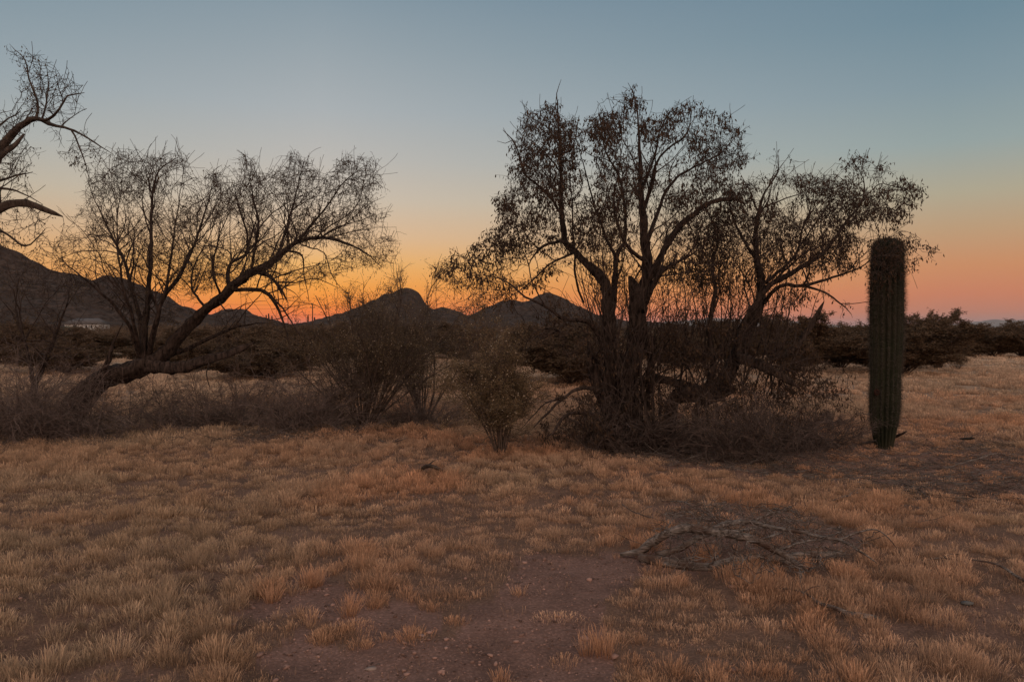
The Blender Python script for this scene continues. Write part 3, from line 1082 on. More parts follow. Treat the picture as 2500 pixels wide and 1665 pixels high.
LB_ = [
    [(1640, 1080, .1, 0.0780), (1640, 1020, .1, 0.0819), (1650, 975, 0, 0.0858), (1690, 962, -.1, 0.0975), (1735, 955, -.1, 0.1014), (1775, 925, 0, 0.0936), (1805, 870, .1, 0.0858), (1835, 800, .1, 0.0780), (1855, 752, .1, 0.0663), (1861, 694, .1, 0.0546), (1849, 637, 0, 0.0390), (1846, 580, 0, 0.0312),
     (1852, 522, 0, 0.0218), (1862, 479, 0, 0.0140), (1898, 422, 0, 0.0078), (1901, 379, 0, 0.0031)],
    [(1700, 975, -.1, 0.0780), (1740, 972, -.2, 0.0702), (1790, 950, -.3, 0.0390)],
    [(1728, 945, -.1, 0.0468), (1742, 890, -.1, 0.0390), (1728, 810, -.1, 0.0328), (1748, 720, -.2, 0.0265), (1738, 650, -.2, 0.0203), (1752, 580, -.3, 0.0133), (1728, 520, -.3, 0.0070), (1722, 470, -.3, 0.0031)],
    [(1795, 900, 0, 0.0468), (1820, 790, -.1, 0.0429), (1855, 730, -.2, 0.0390), (1889, 689, -.2, 0.0351), (1947, 654, -.2, 0.0296), (2004, 620, -.2, 0.0234), (2044, 580, -.2, 0.0187), (2067, 545, -.2, 0.0156), (2093, 511, -.2, 0.0125), (2113, 479, -.2, 0.0094), (2110, 436, -.2, 0.0062), (2082, 393, -.2, 0.0023)],
    [(2104, 495, -.2, 0.0078), (2148, 450, -.1, 0.0062), (2188, 456, 0, 0.0047), (2231, 470, 0, 0.0023)],
    [(2067, 545, -.2, 0.0094), (2110, 520, .1, 0.0062), (2170, 510, .2, 0.0039), (2215, 530, .2, 0.0023)],
    [(1866, 740, .0, 0.0312), (1907, 696, -.3, 0.0265), (1958, 697, -.4, 0.0234), (2016, 680, -.4, 0.0187), (2059, 666, -.4, 0.0140), (2100, 650, -.45, 0.0094), (2140, 625, -.5, 0.0070), (2199, 602, -.5, 0.0055), (2245, 608, -.5, 0.0039), (2285, 608, -.5, 0.0023)],
    [(2140, 625, -.5, 0.0047), (2180, 575, -.5, 0.0039), (2215, 565, -.5, 0.0031), (2250, 585, -.5, 0.0020)],
    [(2160, 620, -.5, 0.0039), (2200, 650, -.5, 0.0031), (2225, 665, -.5, 0.0023), (2240, 705, -.5, 0.0020)],
    [(1958, 697, -.4, 0.0187), (2016, 716, -.4, 0.0140), (2044, 737, -.4, 0.0109), (2063, 752, -.4, 0.0070), (2079, 768, -.4, 0.0031)],
    [(2050, 742, -.4, 0.0062), (2080, 742, -.45, 0.0055), (2110, 737, -.5, 0.0047), (2150, 742, -.55, 0.0031), (2170, 738, -.55, 0.0020)],
    [(1870, 690, -.1, 0.0273), (1930, 640, .3, 0.0195), (1953, 600, .3, 0.0156), (1958, 565, .3, 0.0117), (1975, 520, .3, 0.0078), (1990, 450, .3, 0.0031)],
    [(1850, 640, 0, 0.0234), (1800, 560, .3, 0.0156), (1780, 500, .3, 0.0078), (1790, 440, .3, 0.0031)],
    [(1852, 522, 0, 0.0156), (1830, 470, -.3, 0.0086), (1810, 430, -.3, 0.0031)],
    [(1953, 600, .3, 0.0109), (2010, 520, .4, 0.0078), (2050, 450, .4, 0.0031)],
    [(1880, 880, -.2, 0.0468), (1930, 860, -.3, 0.0429), (1965, 820, -.3, 0.0390), (1990, 780, -.3, 0.0328), (2004, 755, -.3, 0.0234), (2012, 736, -.3, 0.0062)],
    [(1990, 780, -.3, 0.0156), (2008, 772, -.3, 0.0094)],
    [(1800, 870, -.2, 0.0702), (1840, 885, -.4, 0.0663), (1890, 908, -.6, 0.0546), (1925, 930, -.7, 0.0390), (1950, 947, -.75, 0.0094)],
    [(1560, 930, 0, 0.0468), (1600, 925, .0, 0.0468), (1650, 935, 0, 0.0546), (1700, 950, -.1, 0.0624)],
    [(1585, 1000, 0, 0.0390), (1588, 930, 0, 0.0351), (1594, 860, 0, 0.0312), (1598, 820, 0, 0.0156)],
    [(1780, 830, .2, 0.0234), (1840, 740, .3, 0.0203), (1920, 650, .4, 0.0156), (1990, 600, .5, 0.0094), (2080, 590, .5, 0.0031)],
]
_r = np.random.RandomState(78)
for _i in range(30):            # upright stems rising from the sprawling trunk
    _x, _t = _r.uniform(1640, 1900), _r.uniform(-110, 130)
    _y = _r.uniform(600, 800)
    _d0, _d1, _rr = _r.uniform(-.6, .3), _r.uniform(-.8, .6), _r.uniform(.006, .014)
    LB_.append([(_x, 960, _d0, _rr), (_x + _t * .3, 880, _d0, _rr * .9), (_x + _t * .6 + _r.uniform(-15, 15), 800, (_d0 + _d1) / 2, _rr * .7), (_x + _t, _y - 40, _d1, .003)])
CB = [([(1760, 490), (1800, 445), (1850, 445), (1885, 405), (1895, 372), (1925, 380), (1935, 425), (1965, 430), (2000, 432), (2040, 430), (2080, 440), (2070, 385), (2100, 368), (2130, 400), (2170, 412), (2210, 440), (2255, 468),
        (2240, 492), (2185, 500), (2220, 520), (2190, 542), (2120, 530), (2070, 560), (2110, 600), (2090, 660), (1990, 690), (1960, 730), (1900, 770), (1850, 800), (1740, 790), (1690, 720), (1720, 570)], 8600, 1.15),
      ([(1690, 600), (1780, 470), (1900, 430), (2060, 440), (2010, 560), (1900, 680), (1740, 740)], 5200, 1.0),
      ([(2090, 585), (2130, 570), (2200, 560), (2260, 590), (2285, 615), (2230, 640), (2220, 670), (2120, 680)], 130, .4, -.55),
      ([(2090, 580), (2200, 580), (2200, 660), (2150, 720), (2100, 680)], 160, .3, -.55),
      ([(1950, 690), (2080, 690), (2090, 790), (1990, 740)], 60, .3, -.4),
      ([(1600, 800), (1780, 760), (1960, 780), (1990, 870), (1960, 960), (1820, 1010), (1700, 985), (1570, 960)], 3000, .8, -.3),
      ([(1580, 880), (1900, 800), (2010, 900), (2040, 1010), (1940, 1060), (1760, 1040), (1640, 1000)], 1000, .7, -.35),
      ([(1920, 910), (2060, 960), (2120, 1010), (2080, 1030), (1900, 990)], 160, .4, -.5)]
build_tree('pod_tree', 10.7, LB_, CB, 'lower sprawling podded tree, trunk sagging to the ground, branches reaching over the cactus', 47, (1640, 1075),
           pods=(1.0, (.034, .068), (.013, .023), M_POD), bark=M_BARK_DARK)

# the leaning tree on the left
LC = [
    [(165, 1045, 0, 0.2236), (184, 985, 0, 0.1978), (214, 952, 0, 0.1720), (245, 923, 0, 0.1634), (298, 906, 0, 0.1548), (344, 890, 0, 0.1419), (386, 871, 0, 0.1204), (417, 833, 0, 0.0989), (452, 795, 0, 0.0860), (494, 756, 0, 0.0774), (536, 726, 0, 0.0731), (566, 695, 0, 0.0688),
     (612, 665, 0, 0.0602), (651, 645, 0, 0.0516), (677, 626, 0, 0.0430), (726, 592, 0, 0.0327), (784, 579, 0, 0.0258), (837, 592, 0, 0.0189), (891, 619, 0, 0.0103), (933, 653, 0, 0.0034)],
    [(344, 893, 0, 0.0946), (421, 894, -.2, 0.0860), (459, 890, -.3, 0.0817), (513, 875, -.4, 0.0688), (566, 860, -.5, 0.0516), (600, 847, -.5, 0.0387), (618, 838, -.5, 0.0103)],
    [(386, 873, 0, 0.0476), (452, 852, .3, 0.0340), (509, 825, .4, 0.0272), (566, 802, .5, 0.0204), (612, 791, .6, 0.0136), (655, 788, .6, 0.0041)],
    [(350, 885, 0, 0.0612), (356, 800, 0, 0.0476), (367, 691, 0, 0.0340), (371, 539, 0, 0.0231), (373, 444, 0, 0.0136), (398, 405, 0, 0.0082), (440, 382, 0, 0.0027)],
    [(352, 880, 0, 0.0476), (338, 760, .3, 0.0306), (300, 640, .4, 0.0204), (262, 560, .5, 0.0136), (225, 470, .5, 0.0054), (215, 440, .5, 0.0020)],
    [(362, 875, 0, 0.0476), (395, 740, .1, 0.0340), (430, 690, .1, 0.0306), (470, 610, .1, 0.0204), (500, 520, .1, 0.0122), (520, 440, .1, 0.0041)],
    [(348, 880, 0, 0.0408), (310, 790, -.3, 0.0272), (250, 720, -.5, 0.0177), (180, 660, -.6, 0.0095), (135, 620, -.6, 0.0027)],
    [(364, 870, 0, 0.0408), (385, 780, -.4, 0.0272), (405, 700, -.5, 0.0204), (420, 600, -.5, 0.0136), (440, 480, -.5, 0.0061), (450, 400, -.5, 0.0020)],
    [(345, 880, 0, 0.0340), (325, 770, -.5, 0.0238), (300, 680, -.7, 0.0163), (290, 560, -.7, 0.0095), (300, 430, -.7, 0.0041), (285, 365, -.7, 0.0020)],
    [(245, 923, -.05, 0.0544), (258, 890, -.2, 0.0408), (270, 865, -.2, 0.0340), (276, 835, -.2, 0.0170), (300, 790, -.2, 0.0068)],
    [(90, 1010, -.2, 0.0612), (78, 950, -.2, 0.0510), (95, 905, -.2, 0.0408), (126, 837, -.3, 0.0238), (153, 768, -.3, 0.0150), (168, 725, -.3, 0.0068)],
    [(80, 950, -.2, 0.0340), (60, 850, -.1, 0.0238), (40, 760, 0, 0.0136), (45, 680, 0, 0.0054)],
    [(560, 700, 0, 0.0340), (556, 670, .1, 0.0306), (567, 640, .1, 0.0272), (600, 623, .2, 0.0231), (604, 580, .2, 0.0177), (590, 530, .2, 0.0122), (570, 450, .2, 0.0034)],
    [(612, 668, 0, 0.0272), (630, 560, -.3, 0.0204), (622, 500, -.3, 0.0136), (612, 443, -.3, 0.0068), (597, 367, -.3, 0.0020)],
    [(677, 628, 0, 0.0238), (700, 560, .3, 0.0177), (722, 480, .4, 0.0109), (745, 385, .4, 0.0027)],
    [(726, 594, 0, 0.0204), (790, 520, -.2, 0.0136), (840, 450, -.3, 0.0082), (905, 395, -.3, 0.0020)],
    [(784, 580, 0, 0.0136), (850, 540, .3, 0.0095), (900, 500, .4, 0.0054), (940, 480, .4, 0.0020)],
    [(574, 709, 0, 0.0340), (620, 706, -.2, 0.0306), (658, 722, -.3, 0.0272), (672, 745, -.3, 0.0218), (690, 790, -.35, 0.0136), (705, 840, -.4, 0.0054)],
    [(658, 724, -.3, 0.0204), (690, 750, -.4, 0.0136), (722, 800, -.5, 0.0082), (748, 850, -.5, 0.0020)],
    [(628, 666, 0, 0.0272), (665, 680, .2, 0.0218), (682, 705, .2, 0.0163), (692, 735, .2, 0.0041)],
    [(640, 660, 0, 0.0272), (664, 678, -.3, 0.0231), (686, 706, -.4, 0.0177), (704, 740, -.4, 0.0041)],
    [(700, 612, 0, 0.0204), (738, 625, -.2, 0.0136), (745, 680, -.2, 0.0082), (755, 745, -.2, 0.0027)],
    [(677, 690, -.3, 0.0136), (720, 690, -.2, 0.0102), (770, 680, 0, 0.0082), (832, 705, 0, 0.0027)],
    [(740, 600, 0, 0.0136), (790, 620, -.3, 0.0095), (815, 680, -.3, 0.0061), (850, 718, -.3, 0.0020)],
    [(500, 750, 0, 0.0204), (470, 700, .3, 0.0163), (480, 640, .4, 0.0122), (520, 560, .5, 0.0068), (540, 480, .5, 0.0027)],
    [(540, 724, 0, 0.0204), (520, 660, -.3, 0.0150), (530, 600, -.4, 0.0109), (560, 520, -.4, 0.0054), (590, 460, -.4, 0.0020)],
    [(530, 730, 0, 0.0136), (560, 760, -.3, 0.0109), (600, 740, -.3, 0.0068), (650, 735, -.3, 0.0027)],
    [(513, 877, -.4, 0.0136), (505, 910, -.5, 0.0095), (512, 945, -.5, 0.0054)],
]
CC = [([(140, 625), (145, 565), (190, 520), (232, 505), (210, 440), (270, 395), (300, 362), (340, 380), (380, 372), (455, 380), (470, 430), (530, 405), (545, 460), (585, 450), (592, 362), (615, 400), (640, 435), (690, 405), (722, 368), (770, 420),
        (800, 440), (850, 375), (920, 398), (935, 440), (900, 480), (930, 525), (975, 600), (940, 650), (860, 655), (780, 690), (730, 700), (640, 700), (560, 690), (480, 720), (430, 790), (330, 790), (250, 745), (180, 690)], 12000, 1.9),
      ([(0, 640), (130, 600), (200, 700), (220, 860), (120, 900), (0, 900)], 900, .8, -.2),
      ([(580, 700), (720, 700), (780, 860), (700, 850), (620, 760)], 120, .4, -.3),
      ([(440, 800), (600, 760), (640, 830), (480, 880)], 160, .5, 0)]
build_tree('leaning_tree', 12.6, LC, CC, 'bare tree with a thick trunk leaning right and fine arching twigs, on the left', 53, (165, 1045),
           step=0.085, kill=0.10, pods=(0.6, (.028, .05), (.008, .016), M_SMALL_LEAF), bark=M_BARK_DARK, shoot_len=(.08, .2), tip=.0026, sec=((260, .6, 1.9, .013), (520, .3, 1.0, .006)))

# the tree just outside the frame whose branches reach in
LD = [
    [(-190, 1080, 0, .2), (-200, 900, 0, .17), (-175, 720, 0, .13), (-120, 560, 0, .1), (-60, 440, 0, .07), (0, 355, 0, .042), (23, 321, 0, .034), (54, 302, 0, .03), (84, 289, 0, .026), (115, 302, 0, .018), (153, 311, 0, .014), (176, 319, 0, .012), (230, 348, 0, .007), (277, 378, 0, .002)],
    [(88, 289, 0, .016), (96, 262, .1, .014), (88, 230, .1, .012), (73, 195, .1, .009), (60, 145, .1, .006), (23, 108, .1, .002)],
    [(88, 289, 0, .018), (120, 290, -.1, .015), (145, 268, -.2, .012), (164, 233, -.2, .008), (206, 227, -.2, .003)],
    [(150, 310, 0, .009), (170, 290, .2, .006), (212, 266, .2, .002)],
    [(100, 290, 0, .012), (112, 250, .2, .009), (120, 200, .3, .006), (110, 150, .3, .002)],
    [(176, 320, 0, .010), (190, 350, 0, .008), (210, 400, 0, .005), (218, 450, 0, .002)],
    [(-110, 540, 0, .06), (-50, 450, -.2, .04), (0, 386, -.3, .028), (38, 352, -.3, .024), (59, 328, -.3, .01)],
    [(-150, 640, 0, .08), (-80, 560, -.1, .06), (-20, 520, -.2, .05), (23, 500, -.2, .042), (69, 497, -.2, .036), (103, 509, -.2, .028), (130, 519, -.2, .022), (153, 529, -.2, .006)],
    [(-60, 440, 0, .04), (-20, 340, .3, .02), (10, 300, .3, .012), (50, 272, .3, .005)],
    [(-50, 460, 0, .03), (0, 440, .3, .015), (50, 425, .4, .008), (80, 420, .4, .003)],
    [(-80, 560, 0, .03), (0, 560, .3, .015), (60, 600, .3, .01), (110, 560, .3, .004)],
    [(-60, 500, 0, .03), (0, 460, .2, .016), (60, 475, .3, .008), (105, 500, .3, .003)],
]
CD = [([(18, 110), (60, 125), (112, 145), (120, 190), (170, 180), (205, 225), (208, 268), (170, 295), (120, 300), (60, 270), (55, 200)], 380, .6),
      ([(-200, 250), (0, 290), (60, 275), (70, 320), (85, 380), (70, 440), (0, 480), (0, 600), (-200, 700), (-300, 450)], 1100, 1.2),
      ([(130, 320), (200, 315), (285, 380), (230, 400), (222, 455), (205, 420), (145, 395)], 130, .35),
      ([(-50, 480), (70, 450), (110, 520), (160, 640), (60, 640), (-50, 600)], 300, .6)]
build_tree('desert_tree', 8.8, LD, CD, 'tree standing beyond the left edge, only its arching branches reaching into the top left sky', 61, (-190, 1105),
           step=0.07, kill=0.08, pods=(0.5, (.022, .04), (.008, .014), M_SMALL_LEAF), shoot_len=(.05, .14), tip=.0022, sec=((26, .3, .8, .008), (60, .2, .5, .005)))


# ------------------------------------------------------------------ bushes and brush
M_SEED = mat_noise('pale seed tufts', (0.42, 0.35, 0.27), (0.6, 0.52, 0.42), 30)


def make_bush(name, g, W, H, label, cat, seed, leafy=1.0, stems=16, mat=None, stem_mat=None, lsz=1.0, group=None, detail=1.0, seeds=0.0):
    """many-stemmed creosote: stems fan out from one foot, foliage sprays on the outer half"""
    rs = np.random.RandomState(seed)
    e = empty(name, g, label, cat, group)
    a = rs.uniform(0, 6.28, stems)
    tilt = rs.uniform(0.05, 1.0, stems) ** 0.8 * math.atan2(W * 0.5, H * 0.75)
    d = np.stack([np.cos(a) * np.sin(tilt), np.sin(a) * np.sin(tilt), np.cos(tilt)], 1)
    s = np.stack([np.cos(a) * .05 * W, np.sin(a) * .05 * W, np.full(stems, -0.03)], 1) * rs.rand(stems, 1)
    s[:, 2] = -0.03
    L = np.sqrt((H * np.cos(tilt)) ** 2 + (W * .5 * np.sin(tilt)) ** 2) * rs.uniform(.5, 1.12, stems) * (1 + .16 * np.sin(a + seed))
    p0 = arcs(s, d, L, 9, 0.45, 0.07, rs, -0.02)
    B = Buf()
    r0 = rs.uniform(.008, .018, stems) * (H / 2)
    B.add(*polys_prisms(p0, r0, r0 * .3, 5))
    n1 = max(4, int(9 * detail))
    s1, d1, t1 = spawn(p0, n1, .22, 1, .45, rs)
    L1 = H * rs.uniform(.18, .42, len(s1)) * (1.15 - t1 * .5)
    p1 = arcs(s1, d1, L1, 6, .5, .12, rs, -0.03)
    B.add(*polys_prisms(p1, np.full(len(s1), .0045 * H / 2), np.full(len(s1), .002 * H / 2)))
    n2 = max(3, int(7 * detail))
    s2, d2, t2 = spawn(p1, n2, .2, 1, .6, rs)
    L2 = H * rs.uniform(.05, .14, len(s2))
    p2 = arcs(s2, d2, L2, 4, .5, .2, rs)
    B.add(*polys_prisms(p2, np.full(len(s2), .0022 * H / 2), np.full(len(s2), .0013 * H / 2)))
    B.build('stems', stem_mat or M_STEM, e)
    if leafy > 0:
        k = max(1, int(10 * leafy * detail))
        q = np.repeat(p2[:, 1:].reshape(-1, 3), max(1, k // 3), 0)
        q = q + rs.normal(size=q.shape) * 0.012 * H
        lift = q[:, 2] / H
        nz = fbm(q[:, 0] + q[:, 1], q[:, 2] * 1.2, H * .2, seed + 5, 3)
        keep = rs.rand(len(q)) < np.clip((lift - .08) * 3, 0, 1) * np.clip(1.5 - lift * .75, .3, 1) * np.clip((nz - .30) * 5, .30, 1) * (1 if leafy > 1.5 else np.clip((nz - .38) * 8, .25, 1))
        q = q[keep]
        dv = rs.normal(size=q.shape) + np.array([0, 0, .3])
        v, f = leaves(q, dv, rs.uniform(.014, .028, len(q)) * lsz, rs.uniform(.009, .016, len(q)) * lsz, rs)
        c = mesh_obj('foliage', v, f, mat or M_CREO, e)
        if seeds:
            qq = q[rs.rand(len(q)) < seeds]
            v, f = rocks(qq, rs.uniform(.0035, .006, len(qq)), rs, 1.0)
            mesh_obj('seed_tufts', v, f, M_SEED, e)['kind'] = 'stuff'
    return e


def gp(px, py):
    g = G(px, py)
    g[2] = float(ground_z(g[0], g[1]))
    return g


def px_bush(name, px, py, w, top, label, seed, cat='bush', **k):
    g = gp(px, py)
    D = g[1]
    H = P(px, top, D)[2] - g[2]
    return make_bush(name, g, w / F * D, H, label, cat, seed, **k)


px_bush('creosote_bush', 885, 1042, 540, 680, 'large creosote bush with many dark stems in front of the pointed butte', 71, stems=40, leafy=.9, detail=1.35, lsz=.95, seeds=.05)
px_bush('creosote_bush', 1035, 1020, 330, 690, 'creosote bush with thin crown, close behind and right of the largest creosote bush', 72, stems=16, leafy=.9, detail=1.2, lsz=.95, seeds=.05)
px_bush('creosote_bush', 1222, 1118, 165, 822, 'small vase shaped creosote bush alone in the grass between the trees', 73, stems=26, leafy=1.9, detail=1.35, lsz=.85, seeds=.03)
px_bush('creosote_bush', 1160, 1000, 260, 790, 'reddish creosote bush behind the small vase shaped one', 74, stems=18, leafy=.9, detail=1.15, mat=M_CREO_RED, seeds=.03)

# prototypes for the bushes farther off
M_CREO_FAR = mat_leaf('far creosote leaves', (0.075, 0.050, 0.033), (0.16, 0.11, 0.068), 0.2)
PROTO = []
for i in range(5):
    PROTO.append(make_bush('creosote_bush', (0, 0, 0), 2.4, 2.0, 'x', 'bush', 90 + i, stems=40, leafy=2.6, detail=1.6, lsz=2.2, mat=M_CREO_FAR))
used = [False] * 5
FAR = [
    (1935, 912, 190, 775, 'broad brown bush left of the cactus, behind the broken stub'),
    (2050, 900, 170, 788, 'olive brown bush partly hidden by the left side of the cactus'),
    (2200, 915, 250, 786, 'broad dense bush directly right of the cactus'),
    (2290, 900, 120, 768, 'tall dark bush with a ragged tree-like top, right of the cactus'),
    (2425, 872, 150, 796, 'rounded dark bush on the far edge of the grass at right'),
    (2500, 870, 160, 788, 'dark bush at the right edge of the picture'),
    (2375, 868, 110, 800, 'low bush below the white shed at right'),
    (1400, 935, 250, 792, 'large green-brown bush seen left of the big tree trunks'),
    (1300, 890, 170, 800, 'olive bush behind the grass left of the low dead limbs'),
    (1660, 905, 190, 800, 'bush seen between the trunks of the two podded trees'),
    (1790, 890, 180, 790, 'bush behind the sprawling tree'),
    (700, 905, 190, 810, 'bush behind the grey brush, below the gap between hills'),
    (590, 890, 170, 800, 'bush under the tips of the leaning tree'),
    (800, 890, 180, 795, 'bush left behind the large creosote bush'),
    (1110, 880, 170, 790, 'bush behind the reddish creosote bush, near the long low building'),
    (470, 870, 150, 805, 'bush seen through the fork of the leaning tree'),
    (330, 868, 170, 815, 'bush right of the white house'),
    (215, 872, 160, 818, 'bush in front of the white house'),
    (90, 885, 190, 800, 'bush left of the white house'),
    (10, 890, 160, 790, 'bush at the left edge of the picture'),
    (960, 872, 160, 800, 'bush at the foot of the pointed butte'),
    (430, 898, 200, 822, 'low bush behind the fork of the leaning trunk'),
    (640, 925, 230, 838, 'wide low bush between the leaning tree and the largest creosote bush'),
    (520, 905, 170, 835, 'low bush under the long lower limb of the leaning tree'),
    (155, 905, 190, 830, 'low bush directly left of the leaning trunk'),
]


def dup(root, loc, rz, sx, sz, label):
    r = root.copy()
    COL.objects.link(r)
    r.location, r.rotation_euler, r.scale = loc, (0, 0, rz), (sx, sx, sz)
    r['label'] = label
    for ch in list(root.children):
        c = ch.copy()
        COL.objects.link(c)
        c.parent = r
    return r


rs = np.random.RandomState(5)
jobs = []
for i, (px, py, w, top, lab) in enumerate(FAR):
    g = gp(px, py)
    D = g[1]
    H = P(px, top, D)[2] - g[2]
    jobs.append((tuple(g), rs.uniform(0, 6.28), w / F * D / 2.4 * 1.15, H / 2.0 * .90, lab, [3, 0, 1, 2, 4][i % 5]))
for loc, rz, sx, sz, lab, k in jobs:
    if used[k]:
        o = dup(PROTO[k], loc, rz, sx, sz, lab)
    else:
        o = PROTO[k]
        used[k] = True
        o.location, o.rotation_euler, o.scale = loc, (0, 0, rz), (sx, sx, sz)
        o['label'] = lab
    o['group'] = 'creosote bushes beyond the clearing'
px_bush('creosote_bush', 2335, 905, 130, 838, 'small open bush with bare dark stems on the grass right of the cactus', 101, stems=26, leafy=.5, detail=1.0, lsz=1.6)


def make_scrub():
    """the far-off belt of bushes that reads as one mass"""
    rs = np.random.RandomState(8)
    B = Buf()
    for y0, y1, n, nl, s in ((55, 110, 150, 900, .10), (110, 230, 420, 420, .2), (230, 420, 700, 150, .42)):
        y = np.sqrt(rs.uniform(y0 ** 2, y1 ** 2, n))
        x = rs.uniform(-.8, .8, n) * y
        k = (np.abs(x / y + 0.0) > 0) & ~((y < 75) & (x / y > .35) & (rs.rand(n) < .5))
        x, y = x[k], y[k]
        n = len(x)
        h = rs.uniform(1.0, 2.3, n) * (1 + .25 * (rs.rand(n) < .12))
        w = h * rs.uniform(.5, .85, n)
        idx = np.repeat(np.arange(n), nl)
        u = unit(rs.normal(size=(len(idx), 3))) * (rs.rand(len(idx), 1) ** .4)
        c = np.stack([x[idx] + u[:, 0] * w[idx], y[idx] + u[:, 1] * w[idx], ground_z(x, y)[idx] + h[idx] * (.52 + .5 * u[:, 2])], 1)
        nz = fbm(c[:, 0], c[:, 2] * 1.5, .6, 14, 2)
        kk = rs.rand(len(c)) < np.clip((nz - .3) * 5, .1, 1)
        c, idx = c[kk], idx[kk]
        v, f = leaves(c, rs.normal(size=c.shape) + [0, 0, .6], rs.uniform(.8, 1.6, len(c)) * s, rs.uniform(.5, .9, len(c)) * s, rs)
        col = np.array([0.10, 0.072, 0.05]) * rs.uniform(.7, 1.35, (n, 1))
        B.add(v, f, np.repeat(col[idx], 4, 0))
    o = B.build('desert_scrub', mat_tint('far scrub', .9, .15))
    o['kind'] = 'stuff'
    o['label'] = 'low dark desert scrub running from the clearing to the hills'
    o['category'] = 'scrub'


make_scrub()


M_BRUSH_MID = mat_noise('brown dry brush', (0.05, 0.038, 0.033), (0.13, 0.10, 0.087), 10)


def make_brush(g, W, H, label, seed, n=60, mat=None, droop=.05, name='dry_brush', cat='brush', leaf=None):
    """tangle of dry arching twigs"""
    rs = np.random.RandomState(seed)
    a = rs.uniform(0, 6.28, n)
    rr = np.sqrt(rs.rand(n)) * W * .36
    s = np.stack([np.cos(a) * rr, np.sin(a) * rr * .7, np.full(n, -.02)], 1)
    b = rs.uniform(0, 6.28, n)
    d = np.stack([np.cos(b), np.sin(b), rs.uniform(.4, 2.2, n)], 1)
    p0 = arcs(s, d, H * rs.uniform(.6, 1.2, n), 9, .7, .12, rs, droop)
    B = Buf()
    B.add(*polys_prisms(p0, rs.uniform(.005, .011, n), np.full(n, .003), 4))
    s1, d1, t = spawn(p0, 10, .1, 1, .6, rs)
    p1 = arcs(s1, d1, H * rs.uniform(.2, .5, len(s1)), 7, .7, .16, rs, droop)
    B.add(*polys_prisms(p1, np.full(len(s1), .0035), np.full(len(s1), .0018)))
    s2, d2, t = spawn(p1, 5, .1, 1, .8, rs)
    p2 = arcs(s2, d2, H * rs.uniform(.06, .22, len(s2)), 5, .7, .2, rs, droop)
    B.add(*polys_prisms(p2, np.full(len(s2), .002), np.full(len(s2), .0012)))
    o = B.build(name, mat or M_BRUSH, None)
    v = np.empty(len(o.data.vertices) * 3, np.float32)
    o.data.vertices.foreach_get('co', v)
    v = v.reshape(-1, 3)
    v[:, 2] = np.abs(v[:, 2] + .02) - .02
    o.data.vertices.foreach_set('co', v.ravel())
    o.location = g
    return tag(o, label, cat)


for i, (px, py, w, top, n, lab) in enumerate([
        (560, 1042, 230, 915, 66, 'left half of the low grey brush, between the leaning tree and the creosote'),
        (740, 1050, 260, 905, 90, 'dense low grey brush just left of the large creosote bush'),
        (380, 1046, 270, 925, 44, 'thin see-through dry brush right of the leaning trunk'),
        (60, 1068, 280, 880, 90, 'grey brush at the left edge, under the leaning tree'),
        (180, 1060, 220, 930, 60, 'tangled grey twigs around the foot of the leaning trunk'),
        (1010, 1040, 220, 955, 50, 'flat fan of dead twigs at the right foot of the large creosote'),
        (1500, 1108, 190, 985, 80, 'tangle of grey twigs at the foot of the tallest tree'),
        (1640, 1100, 260, 985, 75, 'dry brush between the two podded trees'),
        (1815, 1125, 230, 960, 62, 'spindly dry shrub under the sprawling tree'),
        (1950, 1095, 240, 985, 60, 'low dry twigs between the sprawling tree and the cactus'),
        (2010, 1050, 160, 1000, 24, 'sparse dry twigs just left of the cactus foot')]):
    g = gp(px, py)
    H = P(px, top, g[1])[2] - g[2]
    o = make_brush(g, w / F * g[1], H * 1.15, lab, 200 + i, n, mat=M_BRUSH_MID if 6 <= i <= 9 else None)


